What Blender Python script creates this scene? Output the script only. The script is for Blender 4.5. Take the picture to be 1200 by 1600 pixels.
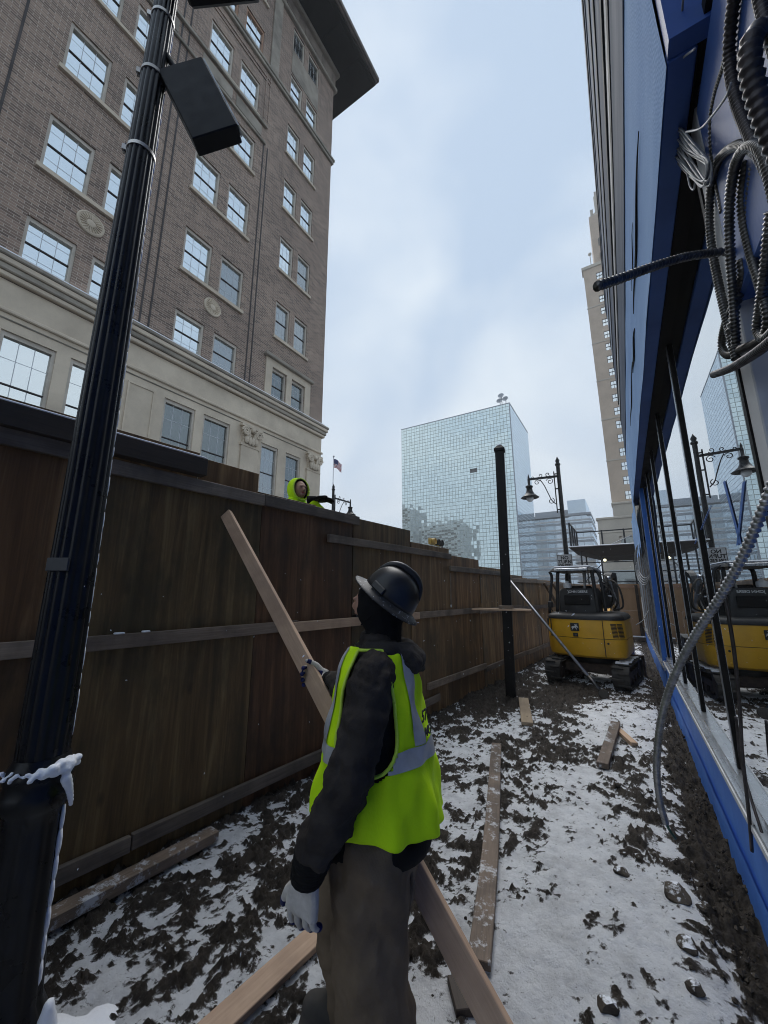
import bpy, bmesh, math, random
import numpy as np
from mathutils import Vector, Matrix, Euler, noise as mnoise

random.seed(7)
R = math.radians
SC = bpy.context.scene
COL = SC.collection
for o in list(bpy.data.objects):
    bpy.data.objects.remove(o, do_unlink=True)

# ------------------------------------------------------------------ camera
CAM_H = 1.65
PITCH = math.atan(125 / 600.0)
YAW = R(31.7)
cam_data = bpy.data.cameras.new('camera')
cam = bpy.data.objects.new('camera', cam_data)
COL.objects.link(cam)
cam.location = (0, 0, CAM_H)
cam.rotation_euler = (R(90) + PITCH, 0, YAW)
cam_data.sensor_fit = 'VERTICAL'
cam_data.sensor_height = 32.0
cam_data.lens = 32.0 * 600 / 1600.0
cam_data.clip_start = 0.02
cam_data.clip_end = 6000
SC.camera = cam

# ------------------------------------------------------------------ sky
SUN_EL, SUN_AZ = R(62), R(-36)
world = bpy.data.worlds.new('World')
SC.world = world
world.use_nodes = True
wn, wl = world.node_tree.nodes, world.node_tree.links
wn.clear()
w_out = wn.new('ShaderNodeOutputWorld')
w_bg = wn.new('ShaderNodeBackground')
w_bg.inputs['Strength'].default_value = 0.0575
w_sky = wn.new('ShaderNodeTexSky')
w_sky.sky_type = 'NISHITA'
w_sky.sun_disc = False
w_sky.sun_elevation = SUN_EL
w_sky.sun_rotation = SUN_AZ
w_sky.air_density = 1.0
w_sky.dust_density = 3.0
w_tc = wn.new('ShaderNodeTexCoord')
w_map = wn.new('ShaderNodeMapping')
w_map.inputs['Scale'].default_value = (1.0, 1.0, 1.35)
w_n = wn.new('ShaderNodeTexNoise')
w_n.inputs['Scale'].default_value = 2.1
w_n.inputs['Detail'].default_value = 5.0
w_n.inputs['Roughness'].default_value = 0.45
w_n.inputs['Distortion'].default_value = 0.35
w_r = wn.new('ShaderNodeValToRGB')
w_r.color_ramp.elements[0].position = 0.34
w_r.color_ramp.elements[0].color = (5.0, 6.35, 8.2, 1)
w_r.color_ramp.elements[1].position = 0.72
w_r.color_ramp.elements[1].color = (8.0, 8.9, 9.8, 1)
w_mix = wn.new('ShaderNodeMixRGB')
w_mix.inputs['Fac'].default_value = 0.985
wl.new(w_tc.outputs['Generated'], w_map.inputs['Vector'])
wl.new(w_map.outputs['Vector'], w_n.inputs['Vector'])
w_sep = wn.new('ShaderNodeSeparateXYZ')
wl.new(w_tc.outputs['Generated'], w_sep.inputs[0])
w_el = wn.new('ShaderNodeMapRange')          # overcast pales towards the horizon
w_el.inputs['From Min'].default_value = 0.15; w_el.inputs['From Max'].default_value = 0.85
w_el.inputs['To Min'].default_value = 0.62; w_el.inputs['To Max'].default_value = 0.36
wl.new(w_sep.outputs['Z'], w_el.inputs['Value'])
w_sum = wn.new('ShaderNodeMath'); w_sum.operation = 'MULTIPLY_ADD'; w_sum.inputs[1].default_value = 1.5
w_off = wn.new('ShaderNodeMath'); w_off.operation = 'SUBTRACT'; w_off.inputs[1].default_value = 0.5
wl.new(w_n.outputs['Fac'], w_off.inputs[0]); wl.new(w_off.outputs[0], w_sum.inputs[0]); wl.new(w_el.outputs['Result'], w_sum.inputs[2])
wl.new(w_sum.outputs[0], w_r.inputs['Fac'])
wl.new(w_sky.outputs['Color'], w_mix.inputs['Color1'])
wl.new(w_r.outputs['Color'], w_mix.inputs['Color2'])
wl.new(w_mix.outputs['Color'], w_bg.inputs['Color'])
wl.new(w_bg.outputs['Background'], w_out.inputs['Surface'])

# ------------------------------------------------------------------ sun (overcast: weak, very soft)
sun_d = bpy.data.lights.new('sun', 'SUN')
sun_d.energy = 1.5
sun_d.angle = R(45)
sun_d.color = (1.0, 0.97, 0.93)
sun = bpy.data.objects.new('sun', sun_d)
COL.objects.link(sun)
sun.location = (0, 0, 60)
sdir = Vector((math.sin(SUN_AZ) * math.cos(SUN_EL), math.cos(SUN_AZ) * math.cos(SUN_EL), math.sin(SUN_EL)))
sun.rotation_euler = sdir.to_track_quat('Z', 'Y').to_euler()

# ------------------------------------------------------------------ exposure
SC.view_settings.view_transform = 'Standard'
SC.view_settings.look = 'None'
SC.view_settings.exposure = 0.85
SC.view_settings.gamma = 1.0
SC.view_settings.use_curve_mapping = False
SC.cycles.max_bounces = 8
SC.cycles.use_denoising = True
SC.cycles.denoising_input_passes = 'RGB_ALBEDO_NORMAL'
SC.cycles.denoising_prefilter = 'ACCURATE'
SC.cycles.pixel_filter_type = 'BLACKMAN_HARRIS'
SC.cycles.filter_width = 1.0
SC.cycles.volume_bounces = 0

# ------------------------------------------------------------------ pixel helpers (for measuring the place off the photograph)
_fh = Vector((-math.sin(YAW), math.cos(YAW), 0))
_rt = Vector((math.cos(YAW), math.sin(YAW), 0))
_fw = _fh * math.cos(PITCH) + Vector((0, 0, math.sin(PITCH)))
_cu = Vector((0, 0, math.cos(PITCH))) - _fh * math.sin(PITCH)
CAM = Vector((0, 0, CAM_H))


def ray(x, y):
    return _rt * ((x - 600) / 600.0) + _cu * ((800 - y) / 600.0) + _fw


def on_z(x, y, z=0.0):
    d = ray(x, y)
    return CAM + d * ((z - CAM_H) / d.z)


def on_x(x, y, X):
    d = ray(x, y)
    return CAM + d * (X / d.x)


def on_y(x, y, Y):
    d = ray(x, y)
    return CAM + d * (Y / d.y)


def deep(x, y, dist):
    return CAM + ray(x, y) * dist


# ------------------------------------------------------------------ materials
MATS = {}


def new_mat(name):
    m = bpy.data.materials.new(name)
    m.use_nodes = True
    nt = m.node_tree
    nt.nodes.clear()
    out = nt.nodes.new('ShaderNodeOutputMaterial')
    b = nt.nodes.new('ShaderNodeBsdfPrincipled')
    nt.links.new(b.outputs['BSDF'], out.inputs['Surface'])
    MATS[name] = m
    return m, nt, b, out


def ramp(nt, fac, stops):
    r = nt.nodes.new('ShaderNodeValToRGB')
    el = r.color_ramp.elements
    while len(el) < len(stops):
        el.new(0.5)
    for e, (p, c) in zip(el, stops):
        e.position = p
        e.color = (*c, 1) if len(c) == 3 else c
    nt.links.new(fac, r.inputs['Fac'])
    return r.outputs['Color']


def noise_tex(nt, scale=5, detail=4, rough=0.55, stretch=(1, 1, 1), coord='Object', distort=0.0, offset_random=False):
    tc = nt.nodes.new('ShaderNodeTexCoord')
    mp = nt.nodes.new('ShaderNodeMapping')
    mp.inputs['Scale'].default_value = stretch
    nt.links.new(tc.outputs[coord], mp.inputs['Vector'])
    if offset_random:
        oi = nt.nodes.new('ShaderNodeObjectInfo')
        ml = nt.nodes.new('ShaderNodeMath'); ml.operation = 'MULTIPLY'; ml.inputs[1].default_value = 57.0
        nt.links.new(oi.outputs['Random'], ml.inputs[0])
        nt.links.new(ml.outputs[0], mp.inputs['Location'])
    n = nt.nodes.new('ShaderNodeTexNoise')
    n.inputs['Scale'].default_value = scale
    n.inputs['Detail'].default_value = detail
    n.inputs['Roughness'].default_value = rough
    n.inputs['Distortion'].default_value = distort
    nt.links.new(mp.outputs['Vector'], n.inputs['Vector'])
    return n.outputs['Fac']


def mixc(nt, fac, a, b, mode='MIX'):
    m = nt.nodes.new('ShaderNodeMixRGB')
    m.blend_type = mode
    for k, v in (('Fac', fac), ('Color1', a), ('Color2', b)):
        if hasattr(v, 'links'):
            nt.links.new(v, m.inputs[k])
        elif isinstance(v, (int, float)):
            m.inputs[k].default_value = v
        else:
            m.inputs[k].default_value = (*v, 1)
    return m.outputs['Color']


def bump(nt, b, h, strength=0.3, dist=0.01):
    n = nt.nodes.new('ShaderNodeBump')
    n.inputs['Strength'].default_value = strength
    n.inputs['Distance'].default_value = dist
    nt.links.new(h, n.inputs['Height'])
    nt.links.new(n.outputs['Normal'], b.inputs['Normal'])


def mat(name, c1, c2=None, scale=6, rough=0.6, metal=0.0, bmp=0.0, bdist=0.004, stretch=(1, 1, 1), lo=0.35, hi=0.65, detail=5, spec=None, rand=True, coat=0.0):
    m, nt, b, out = new_mat(name)
    b.inputs['Roughness'].default_value = rough
    b.inputs['Metallic'].default_value = metal
    if spec is not None:
        b.inputs['Specular IOR Level'].default_value = spec
    if coat:
        b.inputs['Coat Weight'].default_value = coat
        b.inputs['Coat Roughness'].default_value = 0.15
    if c2 is None:
        c2 = tuple(x * 0.8 for x in c1)
    f = noise_tex(nt, scale, detail, 0.6, stretch, offset_random=rand)
    nt.links.new(ramp(nt, f, [(lo, c1), (hi, c2)]), b.inputs['Base Color'])
    rr = ramp(nt, f, [(0.3, (max(0, rough - .08),) * 3), (0.7, (min(1, rough + .1),) * 3)])
    nt.links.new(rr, b.inputs['Roughness'])
    if bmp:
        f2 = noise_tex(nt, scale * 4, 6, 0.65, stretch, offset_random=rand)
        bump(nt, b, f2, bmp, bdist)
    return m


# --- wood
def wood(name, light, dark, stain, axis='x', gs=1.0, rough=0.7):
    m, nt, b, out = new_mat(name)
    st = {'x': (1.2 * gs, 22 * gs, 22 * gs), 'z': (20 * gs, 20 * gs, 1.0 * gs)}[axis]
    g = noise_tex(nt, 1.6, 6, 0.6, st, distort=0.4, offset_random=True)
    g2 = noise_tex(nt, 5.0, 4, 0.6, st, offset_random=True)
    blot = noise_tex(nt, 2.6, 5, 0.6, (1, 1, 0.6), offset_random=True)
    c = ramp(nt, g, [(0.32, dark), (0.62, light)])
    c = mixc(nt, 0.45, c, ramp(nt, g2, [(0.35, dark), (0.6, light)]))
    c = mixc(nt, ramp(nt, blot, [(0.45, (0, 0, 0)), (0.72, (1, 1, 1))]), c, stain)
    oi = nt.nodes.new('ShaderNodeObjectInfo')
    v = ramp(nt, oi.outputs['Random'], [(0.0, (0.72, 0.70, 0.70)), (0.5, (1.0, 0.97, 0.93)), (1.0, (1.22, 1.2, 1.16))])
    c = mixc(nt, 1.0, c, v, 'MULTIPLY')
    nt.links.new(c, b.inputs['Base Color'])
    b.inputs['Roughness'].default_value = rough
    bump(nt, b, g2, 0.35, 0.003)
    return m


wood('lumber_fresh', (0.60, 0.43, 0.30), (0.44, 0.30, 0.20), (0.34, 0.23, 0.16))
wood('lumber_pale', (0.50, 0.40, 0.27), (0.38, 0.29, 0.19), (0.30, 0.23, 0.16))
wood('lumber_weathered', (0.32, 0.25, 0.19), (0.18, 0.137, 0.10), (0.09, 0.07, 0.056))
wood('lumber_old', (0.22, 0.18, 0.145), (0.115, 0.093, 0.075), (0.06, 0.05, 0.043))
wood('lumber_dark', (0.05, 0.036, 0.028), (0.026, 0.019, 0.015), (0.018, 0.014, 0.012))


def plywood(name, reds):
    m, nt, b, out = new_mat(name)
    st = (9, 9, 0.55)
    g = noise_tex(nt, 1.3, 7, 0.62, st, distort=0.7, offset_random=True)
    fine = noise_tex(nt, 6.0, 4, 0.6, (14, 14, 0.6), offset_random=True)
    blot = noise_tex(nt, 1.1, 6, 0.65, (1.6, 1.6, 0.7), offset_random=True)
    streak = noise_tex(nt, 2.4, 5, 0.7, (5.5, 5.5, 0.22), offset_random=True)
    c = ramp(nt, g, [(0.32, (0.115, 0.068, 0.036)), (0.5, (0.25, 0.155, 0.082)), (0.64, (0.42, 0.29, 0.16))])
    c = mixc(nt, 0.3, c, ramp(nt, fine, [(0.3, (0.09, 0.053, 0.027)), (0.7, (0.23, 0.15, 0.08))]))
    c = mixc(nt, ramp(nt, blot, [(0.46, (0, 0, 0)), (0.60, (0.75, 0.75, 0.75))]), c, (0.075, 0.062, 0.042))
    c = mixc(nt, ramp(nt, streak, [(0.52, (0, 0, 0)), (0.72, (0.7, 0.7, 0.7))]), c, (0.06, 0.043, 0.028))
    oi = nt.nodes.new('ShaderNodeObjectInfo')
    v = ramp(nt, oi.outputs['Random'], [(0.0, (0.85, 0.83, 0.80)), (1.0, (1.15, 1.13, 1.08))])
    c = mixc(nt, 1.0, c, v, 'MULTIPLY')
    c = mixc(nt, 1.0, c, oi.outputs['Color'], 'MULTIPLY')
    vo = nt.nodes.new('ShaderNodeTexVoronoi'); vo.inputs['Scale'].default_value = 1.0
    tcv = nt.nodes.new('ShaderNodeTexCoord'); mpv = nt.nodes.new('ShaderNodeMapping'); mpv.inputs['Scale'].default_value = (4.2, 4.2, 2.0)
    nt.links.new(tcv.outputs['Object'], mpv.inputs['Vector']); nt.links.new(mpv.outputs[0], vo.inputs['Vector'])
    c = mixc(nt, ramp(nt, vo.outputs['Distance'], [(0.05, (0.75, 0.75, 0.75)), (0.13, (0, 0, 0))]), c, (0.03, 0.02, 0.013))
    nt.links.new(c, b.inputs['Base Color'])
    nt.links.new(ramp(nt, blot, [(0.3, (0.62,) * 3), (0.7, (0.42,) * 3)]), b.inputs['Roughness'])
    b.inputs['Specular IOR Level'].default_value = 0.3
    bump(nt, b, fine, 0.25, 0.002)
    return m


plywood('plywood', (0.95, 0.58, 0.5))
mat('plywood_tan', (0.42, 0.26, 0.145), (0.30, 0.18, 0.098), 1.5, 0.7, stretch=(2, 2, 0.5), lo=0.3, hi=0.7)

# --- metals, paint, plastic
mat('black_iron', (0.008, 0.008, 0.009), (0.014, 0.014, 0.015), 9, 0.3, bmp=0.12, bdist=0.002, spec=0.28)
mat('black_paint', (0.007, 0.007, 0.008), (0.012, 0.012, 0.013), 14, 0.5, spec=0.2, bmp=0.08, bdist=0.001)
mat('black_steel', (0.008, 0.0075, 0.0075), (0.016, 0.014, 0.013), 7, 0.5, spec=0.25, bmp=0.1, bdist=0.001, lo=0.45, hi=0.75)
mat('band_steel', (0.55, 0.53, 0.50), (0.36, 0.34, 0.32), 10, 0.35, 0.9)
mat('galvanised', (0.45, 0.47, 0.50), (0.30, 0.31, 0.33), 12, 0.4, 0.8)
mat('conduit_metal', (0.15, 0.148, 0.146), (0.06, 0.058, 0.056), 20, 0.34, 0.8)
mat('conduit_bright', (0.42, 0.42, 0.43), (0.22, 0.22, 0.22), 20, 0.4, 0.85)
mat('conduit_dark', (0.07, 0.062, 0.066), (0.035, 0.032, 0.034), 20, 0.42, 0.6)
mat('wire_grey', (0.30, 0.31, 0.33), (0.18, 0.19, 0.20), 20, 0.5)
mat('wire_green', (0.02, 0.10, 0.06), (0.01, 0.05, 0.03), 20, 0.5)
mat('alu_dark', (0.030, 0.031, 0.034), (0.055, 0.056, 0.06), 6, 0.32, 0.6)
mat('alu_black', (0.009, 0.009, 0.010), (0.016, 0.015, 0.015), 6, 0.55, 0.0, spec=0.12)
mat('alu_silver', (0.52, 0.54, 0.57), (0.38, 0.40, 0.43), 5, 0.28, 0.85)
mat('alu_white', (0.62, 0.63, 0.64), (0.5, 0.51, 0.53), 5, 0.65, 0.0, spec=0.2)
mat('strip_grey', (0.085, 0.115, 0.18), (0.055, 0.08, 0.13), 1.2, 0.75, spec=0.1, stretch=(1, 0.4, 3))
mat('strip_pale', (0.30, 0.36, 0.46), (0.20, 0.25, 0.34), 1.2, 0.75, spec=0.1, stretch=(1, 0.4, 3))
mat('strip_dark', (0.035, 0.04, 0.05), (0.02, 0.024, 0.03), 1.2, 0.7, spec=0.1)
mat('exc_yellow', (0.84, 0.45, 0.022), (0.66, 0.345, 0.018), 2.6, 0.42, coat=0.15, bmp=0.03, lo=0.4, hi=0.75)
mat('exc_black', (0.016, 0.016, 0.017), (0.032, 0.031, 0.030), 5, 0.5, bmp=0.06)
mat('rubber', (0.028, 0.027, 0.026), (0.065, 0.058, 0.05), 7, 0.85, bmp=0.3, bdist=0.004)
mat('rust', (0.09, 0.06, 0.045), (0.04, 0.03, 0.026), 9, 0.8, bmp=0.2)
mat('white_vinyl', (0.7, 0.7, 0.69), (0.6, 0.6, 0.6), 5, 0.5)
mat('sign_face', (0.62, 0.63, 0.64), (0.5, 0.5, 0.51), 5, 0.5)
mat('black_print', (0.012, 0.012, 0.012), (0.018, 0.018, 0.018), 5, 0.6)
mat('lamp_glass', (0.75, 0.77, 0.78), (0.62, 0.64, 0.66), 5, 0.15)
mat('signal_yellow', (0.45, 0.30, 0.05), (0.30, 0.19, 0.03), 5, 0.5)
mat('flag_red', (0.45, 0.03, 0.05), (0.36, 0.025, 0.04), 5, 0.7)
mat('flag_white', (0.72, 0.71, 0.72), (0.6, 0.6, 0.62), 5, 0.7)
mat('flag_blue', (0.03, 0.04, 0.16), (0.02, 0.03, 0.11), 5, 0.7)

# --- masonry
def brick_mat():
    m, nt, b, out = new_mat('brick')
    tc = nt.nodes.new('ShaderNodeTexCoord')
    sx = nt.nodes.new('ShaderNodeSeparateXYZ')
    cb = nt.nodes.new('ShaderNodeCombineXYZ')
    nt.links.new(tc.outputs['Object'], sx.inputs[0])
    ad = nt.nodes.new('ShaderNodeMath'); ad.operation = 'ADD'
    nt.links.new(sx.outputs['X'], ad.inputs[0]); nt.links.new(sx.outputs['Y'], ad.inputs[1])
    nt.links.new(ad.outputs[0], cb.inputs['X']); nt.links.new(sx.outputs['Z'], cb.inputs['Y'])
    bt = nt.nodes.new('ShaderNodeTexBrick')
    bt.inputs['Scale'].default_value = 1.0
    bt.inputs['Brick Width'].default_value = 0.30
    bt.inputs['Row Height'].default_value = 0.092
    bt.inputs['Mortar Size'].default_value = 0.012
    bt.inputs['Mortar Smooth'].default_value = 0.2
    bt.inputs['Bias'].default_value = -0.1
    bt.inputs['Color1'].default_value = (0.35, 0.255, 0.20, 1)
    bt.inputs['Color2'].default_value = (0.13, 0.097, 0.082, 1)
    bt.inputs['Mortar'].default_value = (0.46, 0.40, 0.34, 1)
    nt.links.new(cb.outputs[0], bt.inputs['Vector'])
    big = noise_tex(nt, 0.35, 5, 0.6)
    c = mixc(nt, 1.0, bt.outputs['Color'], ramp(nt, big, [(0.3, (0.82, 0.80, 0.80)), (0.7, (1.12, 1.1, 1.08))]), 'MULTIPLY')
    st = noise_tex(nt, 1.6, 4, 0.6, (2.0, 2.0, 0.12))
    c = mixc(nt, ramp(nt, st, [(0.55, (0, 0, 0)), (0.8, (0.35, 0.35, 0.35))]), c, (0.09, 0.075, 0.068))
    nt.links.new(c, b.inputs['Base Color'])
    b.inputs['Roughness'].default_value = 0.85
    bump(nt, b, bt.outputs['Fac'], -0.5, 0.01)
    return m


brick_mat()
mat('limestone', (0.68, 0.59, 0.465), (0.50, 0.43, 0.34), 0.8, 0.8, bmp=0.15, bdist=0.01, lo=0.35, hi=0.72)
mat('limestone_dirty', (0.40, 0.36, 0.30), (0.22, 0.20, 0.17), 0.9, 0.85, bmp=0.15, bdist=0.01)
mat('terracotta_frieze', (0.30, 0.255, 0.215), (0.14, 0.115, 0.10), 0.8, 0.85, bmp=0.3, bdist=0.03)
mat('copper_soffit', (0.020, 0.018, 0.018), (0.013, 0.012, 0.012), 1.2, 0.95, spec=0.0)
mat('eave_metal', (0.12, 0.085, 0.07), (0.06, 0.048, 0.044), 2, 0.7)
mat('window_frame', (0.58, 0.53, 0.46), (0.46, 0.42, 0.36), 2, 0.6)
mat('window_frame_red', (0.45, 0.27, 0.17), (0.36, 0.21, 0.14), 2, 0.6)
mat('sash_dark', (0.055, 0.045, 0.042), (0.035, 0.03, 0.03), 2, 0.6)
mat('muntin_grey', (0.62, 0.65, 0.68), (0.5, 0.53, 0.56), 2, 0.6)
mat('tan_brick', (0.52, 0.41, 0.31), (0.43, 0.335, 0.25), 0.25, 0.85, bmp=0.1, bdist=0.02)
mat('tan_stone', (0.50, 0.45, 0.37), (0.40, 0.36, 0.30), 0.2, 0.85)
mat('room_dark', (0.02, 0.02, 0.022), (0.035, 0.035, 0.036), 0.8, 0.9)
mat('curtain', (0.34, 0.36, 0.355), (0.20, 0.215, 0.22), 1.2, 0.9, stretch=(6, 6, 0.3))


def glass_mat(name, tint, refl, dark, rough=0.02, wob=0.0, wscale=0.3):
    """window glass seen from outside: a mirror-like coat over a dark room"""
    m = bpy.data.materials.new(name); m.use_nodes = True
    nt = m.node_tree; nt.nodes.clear()
    out = nt.nodes.new('ShaderNodeOutputMaterial')
    g = nt.nodes.new('ShaderNodeBsdfGlossy'); g.inputs['Roughness'].default_value = rough
    g.inputs['Color'].default_value = (*tint, 1)
    d = nt.nodes.new('ShaderNodeBsdfDiffuse'); d.inputs['Color'].default_value = (*dark, 1)
    lw = nt.nodes.new('ShaderNodeFresnel'); lw.inputs['IOR'].default_value = 1.55
    ad = nt.nodes.new('ShaderNodeMath'); ad.operation = 'MULTIPLY_ADD'; ad.use_clamp = True
    ad.inputs[1].default_value = 1.0 - refl; ad.inputs[2].default_value = refl
    nt.links.new(lw.outputs[0], ad.inputs[0])
    mx = nt.nodes.new('ShaderNodeMixShader')
    nt.links.new(ad.outputs[0], mx.inputs[0]); nt.links.new(d.outputs[0], mx.inputs[1]); nt.links.new(g.outputs[0], mx.inputs[2])
    nt.links.new(mx.outputs[0], out.inputs['Surface'])
    if wob:
        n = noise_tex(nt, wscale, 2, 0.4)
        bp = nt.nodes.new('ShaderNodeBump'); bp.inputs['Strength'].default_value = wob; bp.inputs['Distance'].default_value = 0.05
        nt.links.new(n, bp.inputs['Height'])
        nt.links.new(bp.outputs['Normal'], g.inputs['Normal'])
    MATS[name] = m
    return m


glass_mat('glass_sky', (0.93, 0.99, 1.0), 0.78, (0.2, 0.23, 0.24), 0.03, 0.04)
glass_mat('glass_store', (0.95, 0.98, 1.0), 0.68, (0.012, 0.013, 0.014), 0.0, 0.012, 1.3)
glass_mat('glass_band', (0.75, 0.86, 0.95), 0.6, (0.10, 0.14, 0.16), 0.05)


def glass_clear(name, refl):
    m = bpy.data.materials.new(name); m.use_nodes = True
    nt = m.node_tree; nt.nodes.clear()
    out = nt.nodes.new('ShaderNodeOutputMaterial')
    g = nt.nodes.new('ShaderNodeBsdfGlossy'); g.inputs['Roughness'].default_value = 0.02
    t = nt.nodes.new('ShaderNodeBsdfTransparent'); t.inputs['Color'].default_value = (0.82, 0.86, 0.86, 1)
    mx = nt.nodes.new('ShaderNodeMixShader'); mx.inputs[0].default_value = refl
    nt.links.new(t.outputs[0], mx.inputs[1]); nt.links.new(g.outputs[0], mx.inputs[2])
    nt.links.new(mx.outputs[0], out.inputs['Surface'])
    MATS[name] = m


glass_clear('glass_clear', 0.12)


def tower_glass(name, cw, ch, glass, line, refl, tilt, axis):
    """mirror-glass curtain wall: pane grid, dark joints, each pane tilted a hair differently"""
    m = bpy.data.materials.new(name); m.use_nodes = True
    nt = m.node_tree; nt.nodes.clear()
    N, L = nt.nodes.new, nt.links.new
    out = N('ShaderNodeOutputMaterial')
    tc = N('ShaderNodeTexCoord'); sx = N('ShaderNodeSeparateXYZ'); L(tc.outputs['Object'], sx.inputs[0])

    def cell(sock, w):
        d = N('ShaderNodeMath'); d.operation = 'DIVIDE'; d.inputs[1].default_value = w; L(sock, d.inputs[0])
        fl = N('ShaderNodeMath'); fl.operation = 'FLOOR'; L(d.outputs[0], fl.inputs[0])
        fr = N('ShaderNodeMath'); fr.operation = 'FRACT'; L(d.outputs[0], fr.inputs[0])
        return fl.outputs[0], fr.outputs[0]
    cx, fx = cell(sx.outputs[axis], cw)
    cz, fz = cell(sx.outputs['Z'], ch)

    def less(s, v):
        a = N('ShaderNodeMath'); a.operation = 'LESS_THAN'; a.inputs[1].default_value = v; L(s, a.inputs[0]); return a.outputs[0]
    mx_ = N('ShaderNodeMath'); mx_.operation = 'MAXIMUM'; L(less(fx, 0.11), mx_.inputs[0]); L(less(fz, 0.12), mx_.inputs[1])
    cb = N('ShaderNodeCombineXYZ'); L(cx, cb.inputs['X']); L(cz, cb.inputs['Y'])
    wn_ = N('ShaderNodeTexWhiteNoise'); wn_.noise_dimensions = '3D'; L(cb.outputs[0], wn_.inputs['Vector'])
    sub = N('ShaderNodeVectorMath'); sub.operation = 'SUBTRACT'; sub.inputs[1].default_value = (0.5, 0.5, 0.5); L(wn_.outputs['Color'], sub.inputs[0])
    sc_ = N('ShaderNodeVectorMath'); sc_.operation = 'SCALE'; sc_.inputs['Scale'].default_value = tilt; L(sub.outputs[0], sc_.inputs[0])
    geo = N('ShaderNodeNewGeometry')
    ad = N('ShaderNodeVectorMath'); ad.operation = 'ADD'; L(geo.outputs['Normal'], ad.inputs[0]); L(sc_.outputs[0], ad.inputs[1])
    nm = N('ShaderNodeVectorMath'); nm.operation = 'NORMALIZE'; L(ad.outputs[0], nm.inputs[0])
    g = N('ShaderNodeBsdfGlossy'); g.inputs['Roughness'].default_value = 0.02; L(nm.outputs[0], g.inputs['Normal'])
    v = ramp(nt, wn_.outputs['Value'], [(0, tuple(x * 0.88 for x in glass)), (1, tuple(min(1, x * 1.04) for x in glass))])
    L(v, g.inputs['Color'])
    d = N('ShaderNodeBsdfDiffuse'); d.inputs['Color'].default_value = (*[x * 0.35 for x in glass], 1)
    a = N('ShaderNodeMixShader'); a.inputs[0].default_value = refl; L(d.outputs[0], a.inputs[1]); L(g.outputs[0], a.inputs[2])
    dl = N('ShaderNodeBsdfDiffuse'); dl.inputs['Color'].default_value = (*line, 1)
    z = N('ShaderNodeMixShader'); L(mx_.outputs[0], z.inputs[0]); L(a.outputs[0], z.inputs[1]); L(dl.outputs[0], z.inputs[2])
    L(z.outputs[0], out.inputs['Surface'])
    MATS[name] = m


tower_glass('tower_glass_front', 1.36, 1.55, (0.86, 0.96, 0.91), (0.40, 0.46, 0.43), 0.9, 0.022, 'X')
tower_glass('tower_glass_side', 1.36, 1.55, (0.80, 0.90, 0.98), (0.48, 0.55, 0.60), 0.9, 0.012, 'Y')


# --- blue membranes
def membrane(name, c1, c2, streak):
    m, nt, b, out = new_mat(name)
    n = noise_tex(nt, 3, 5, 0.6)
    c = ramp(nt, n, [(0.3, c1), (0.7, c2)])
    s = noise_tex(nt, 3.2, 4, 0.65, (1, 2.6, 0.35))
    c = mixc(nt, ramp(nt, s, [(0.64, (0, 0, 0)), (0.7, (streak,) * 3)]), c, (0.36, 0.42, 0.52))
    nt.links.new(c, b.inputs['Base Color'])
    b.inputs['Roughness'].default_value = 0.55
    w = noise_tex(nt, 5, 4, 0.55, (1, 1.0, 0.6))
    bump(nt, b, w, 0.5, 0.012)
    return m


membrane('blue_membrane', (0.045, 0.165, 0.60), (0.07, 0.23, 0.72), 0.6)
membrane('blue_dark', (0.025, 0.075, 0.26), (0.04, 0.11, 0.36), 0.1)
membrane('blue_paint', (0.02, 0.10, 0.40), (0.03, 0.15, 0.52), 0.2)


def tarp_mat():
    m, nt, b, out = new_mat('blue_tarp')
    n = noise_tex(nt, 2.0, 5, 0.6, (1, 0.35, 1.4))
    c = ramp(nt, n, [(0.3, (0.24, 0.40, 0.72)), (0.7, (0.34, 0.52, 0.82))])
    nt.links.new(c, b.inputs['Base Color'])
    b.inputs['Roughness'].default_value = 0.85
    b.inputs['Specular IOR Level'].default_value = 0.1
    wv = nt.nodes.new('ShaderNodeTexWave'); wv.inputs['Scale'].default_value = 22; wv.inputs['Distortion'].default_value = 6; wv.inputs['Detail'].default_value = 2
    tc = nt.nodes.new('ShaderNodeTexCoord'); nt.links.new(tc.outputs['Object'], wv.inputs['Vector'])
    wv.bands_direction = 'Y'
    bump(nt, b, wv.outputs['Fac'], 0.35, 0.006)
    return m


tarp_mat()
mat('stud_grey', (0.36, 0.40, 0.45), (0.26, 0.29, 0.33), 3, 0.5, 0.3)
mat('sheathing', (0.22, 0.25, 0.30), (0.14, 0.16, 0.20), 1.6, 0.7, stretch=(1, 5, 1))

# --- snow, mud, rock
m, nt, b, out = new_mat('snow')
b.inputs['Base Color'].default_value = (0.86, 0.88, 0.92, 1)
b.inputs['Roughness'].default_value = 0.7
b.inputs['Specular IOR Level'].default_value = 0.2
bump(nt, b, noise_tex(nt, 45, 6, 0.7), 0.6, 0.006)

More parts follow.
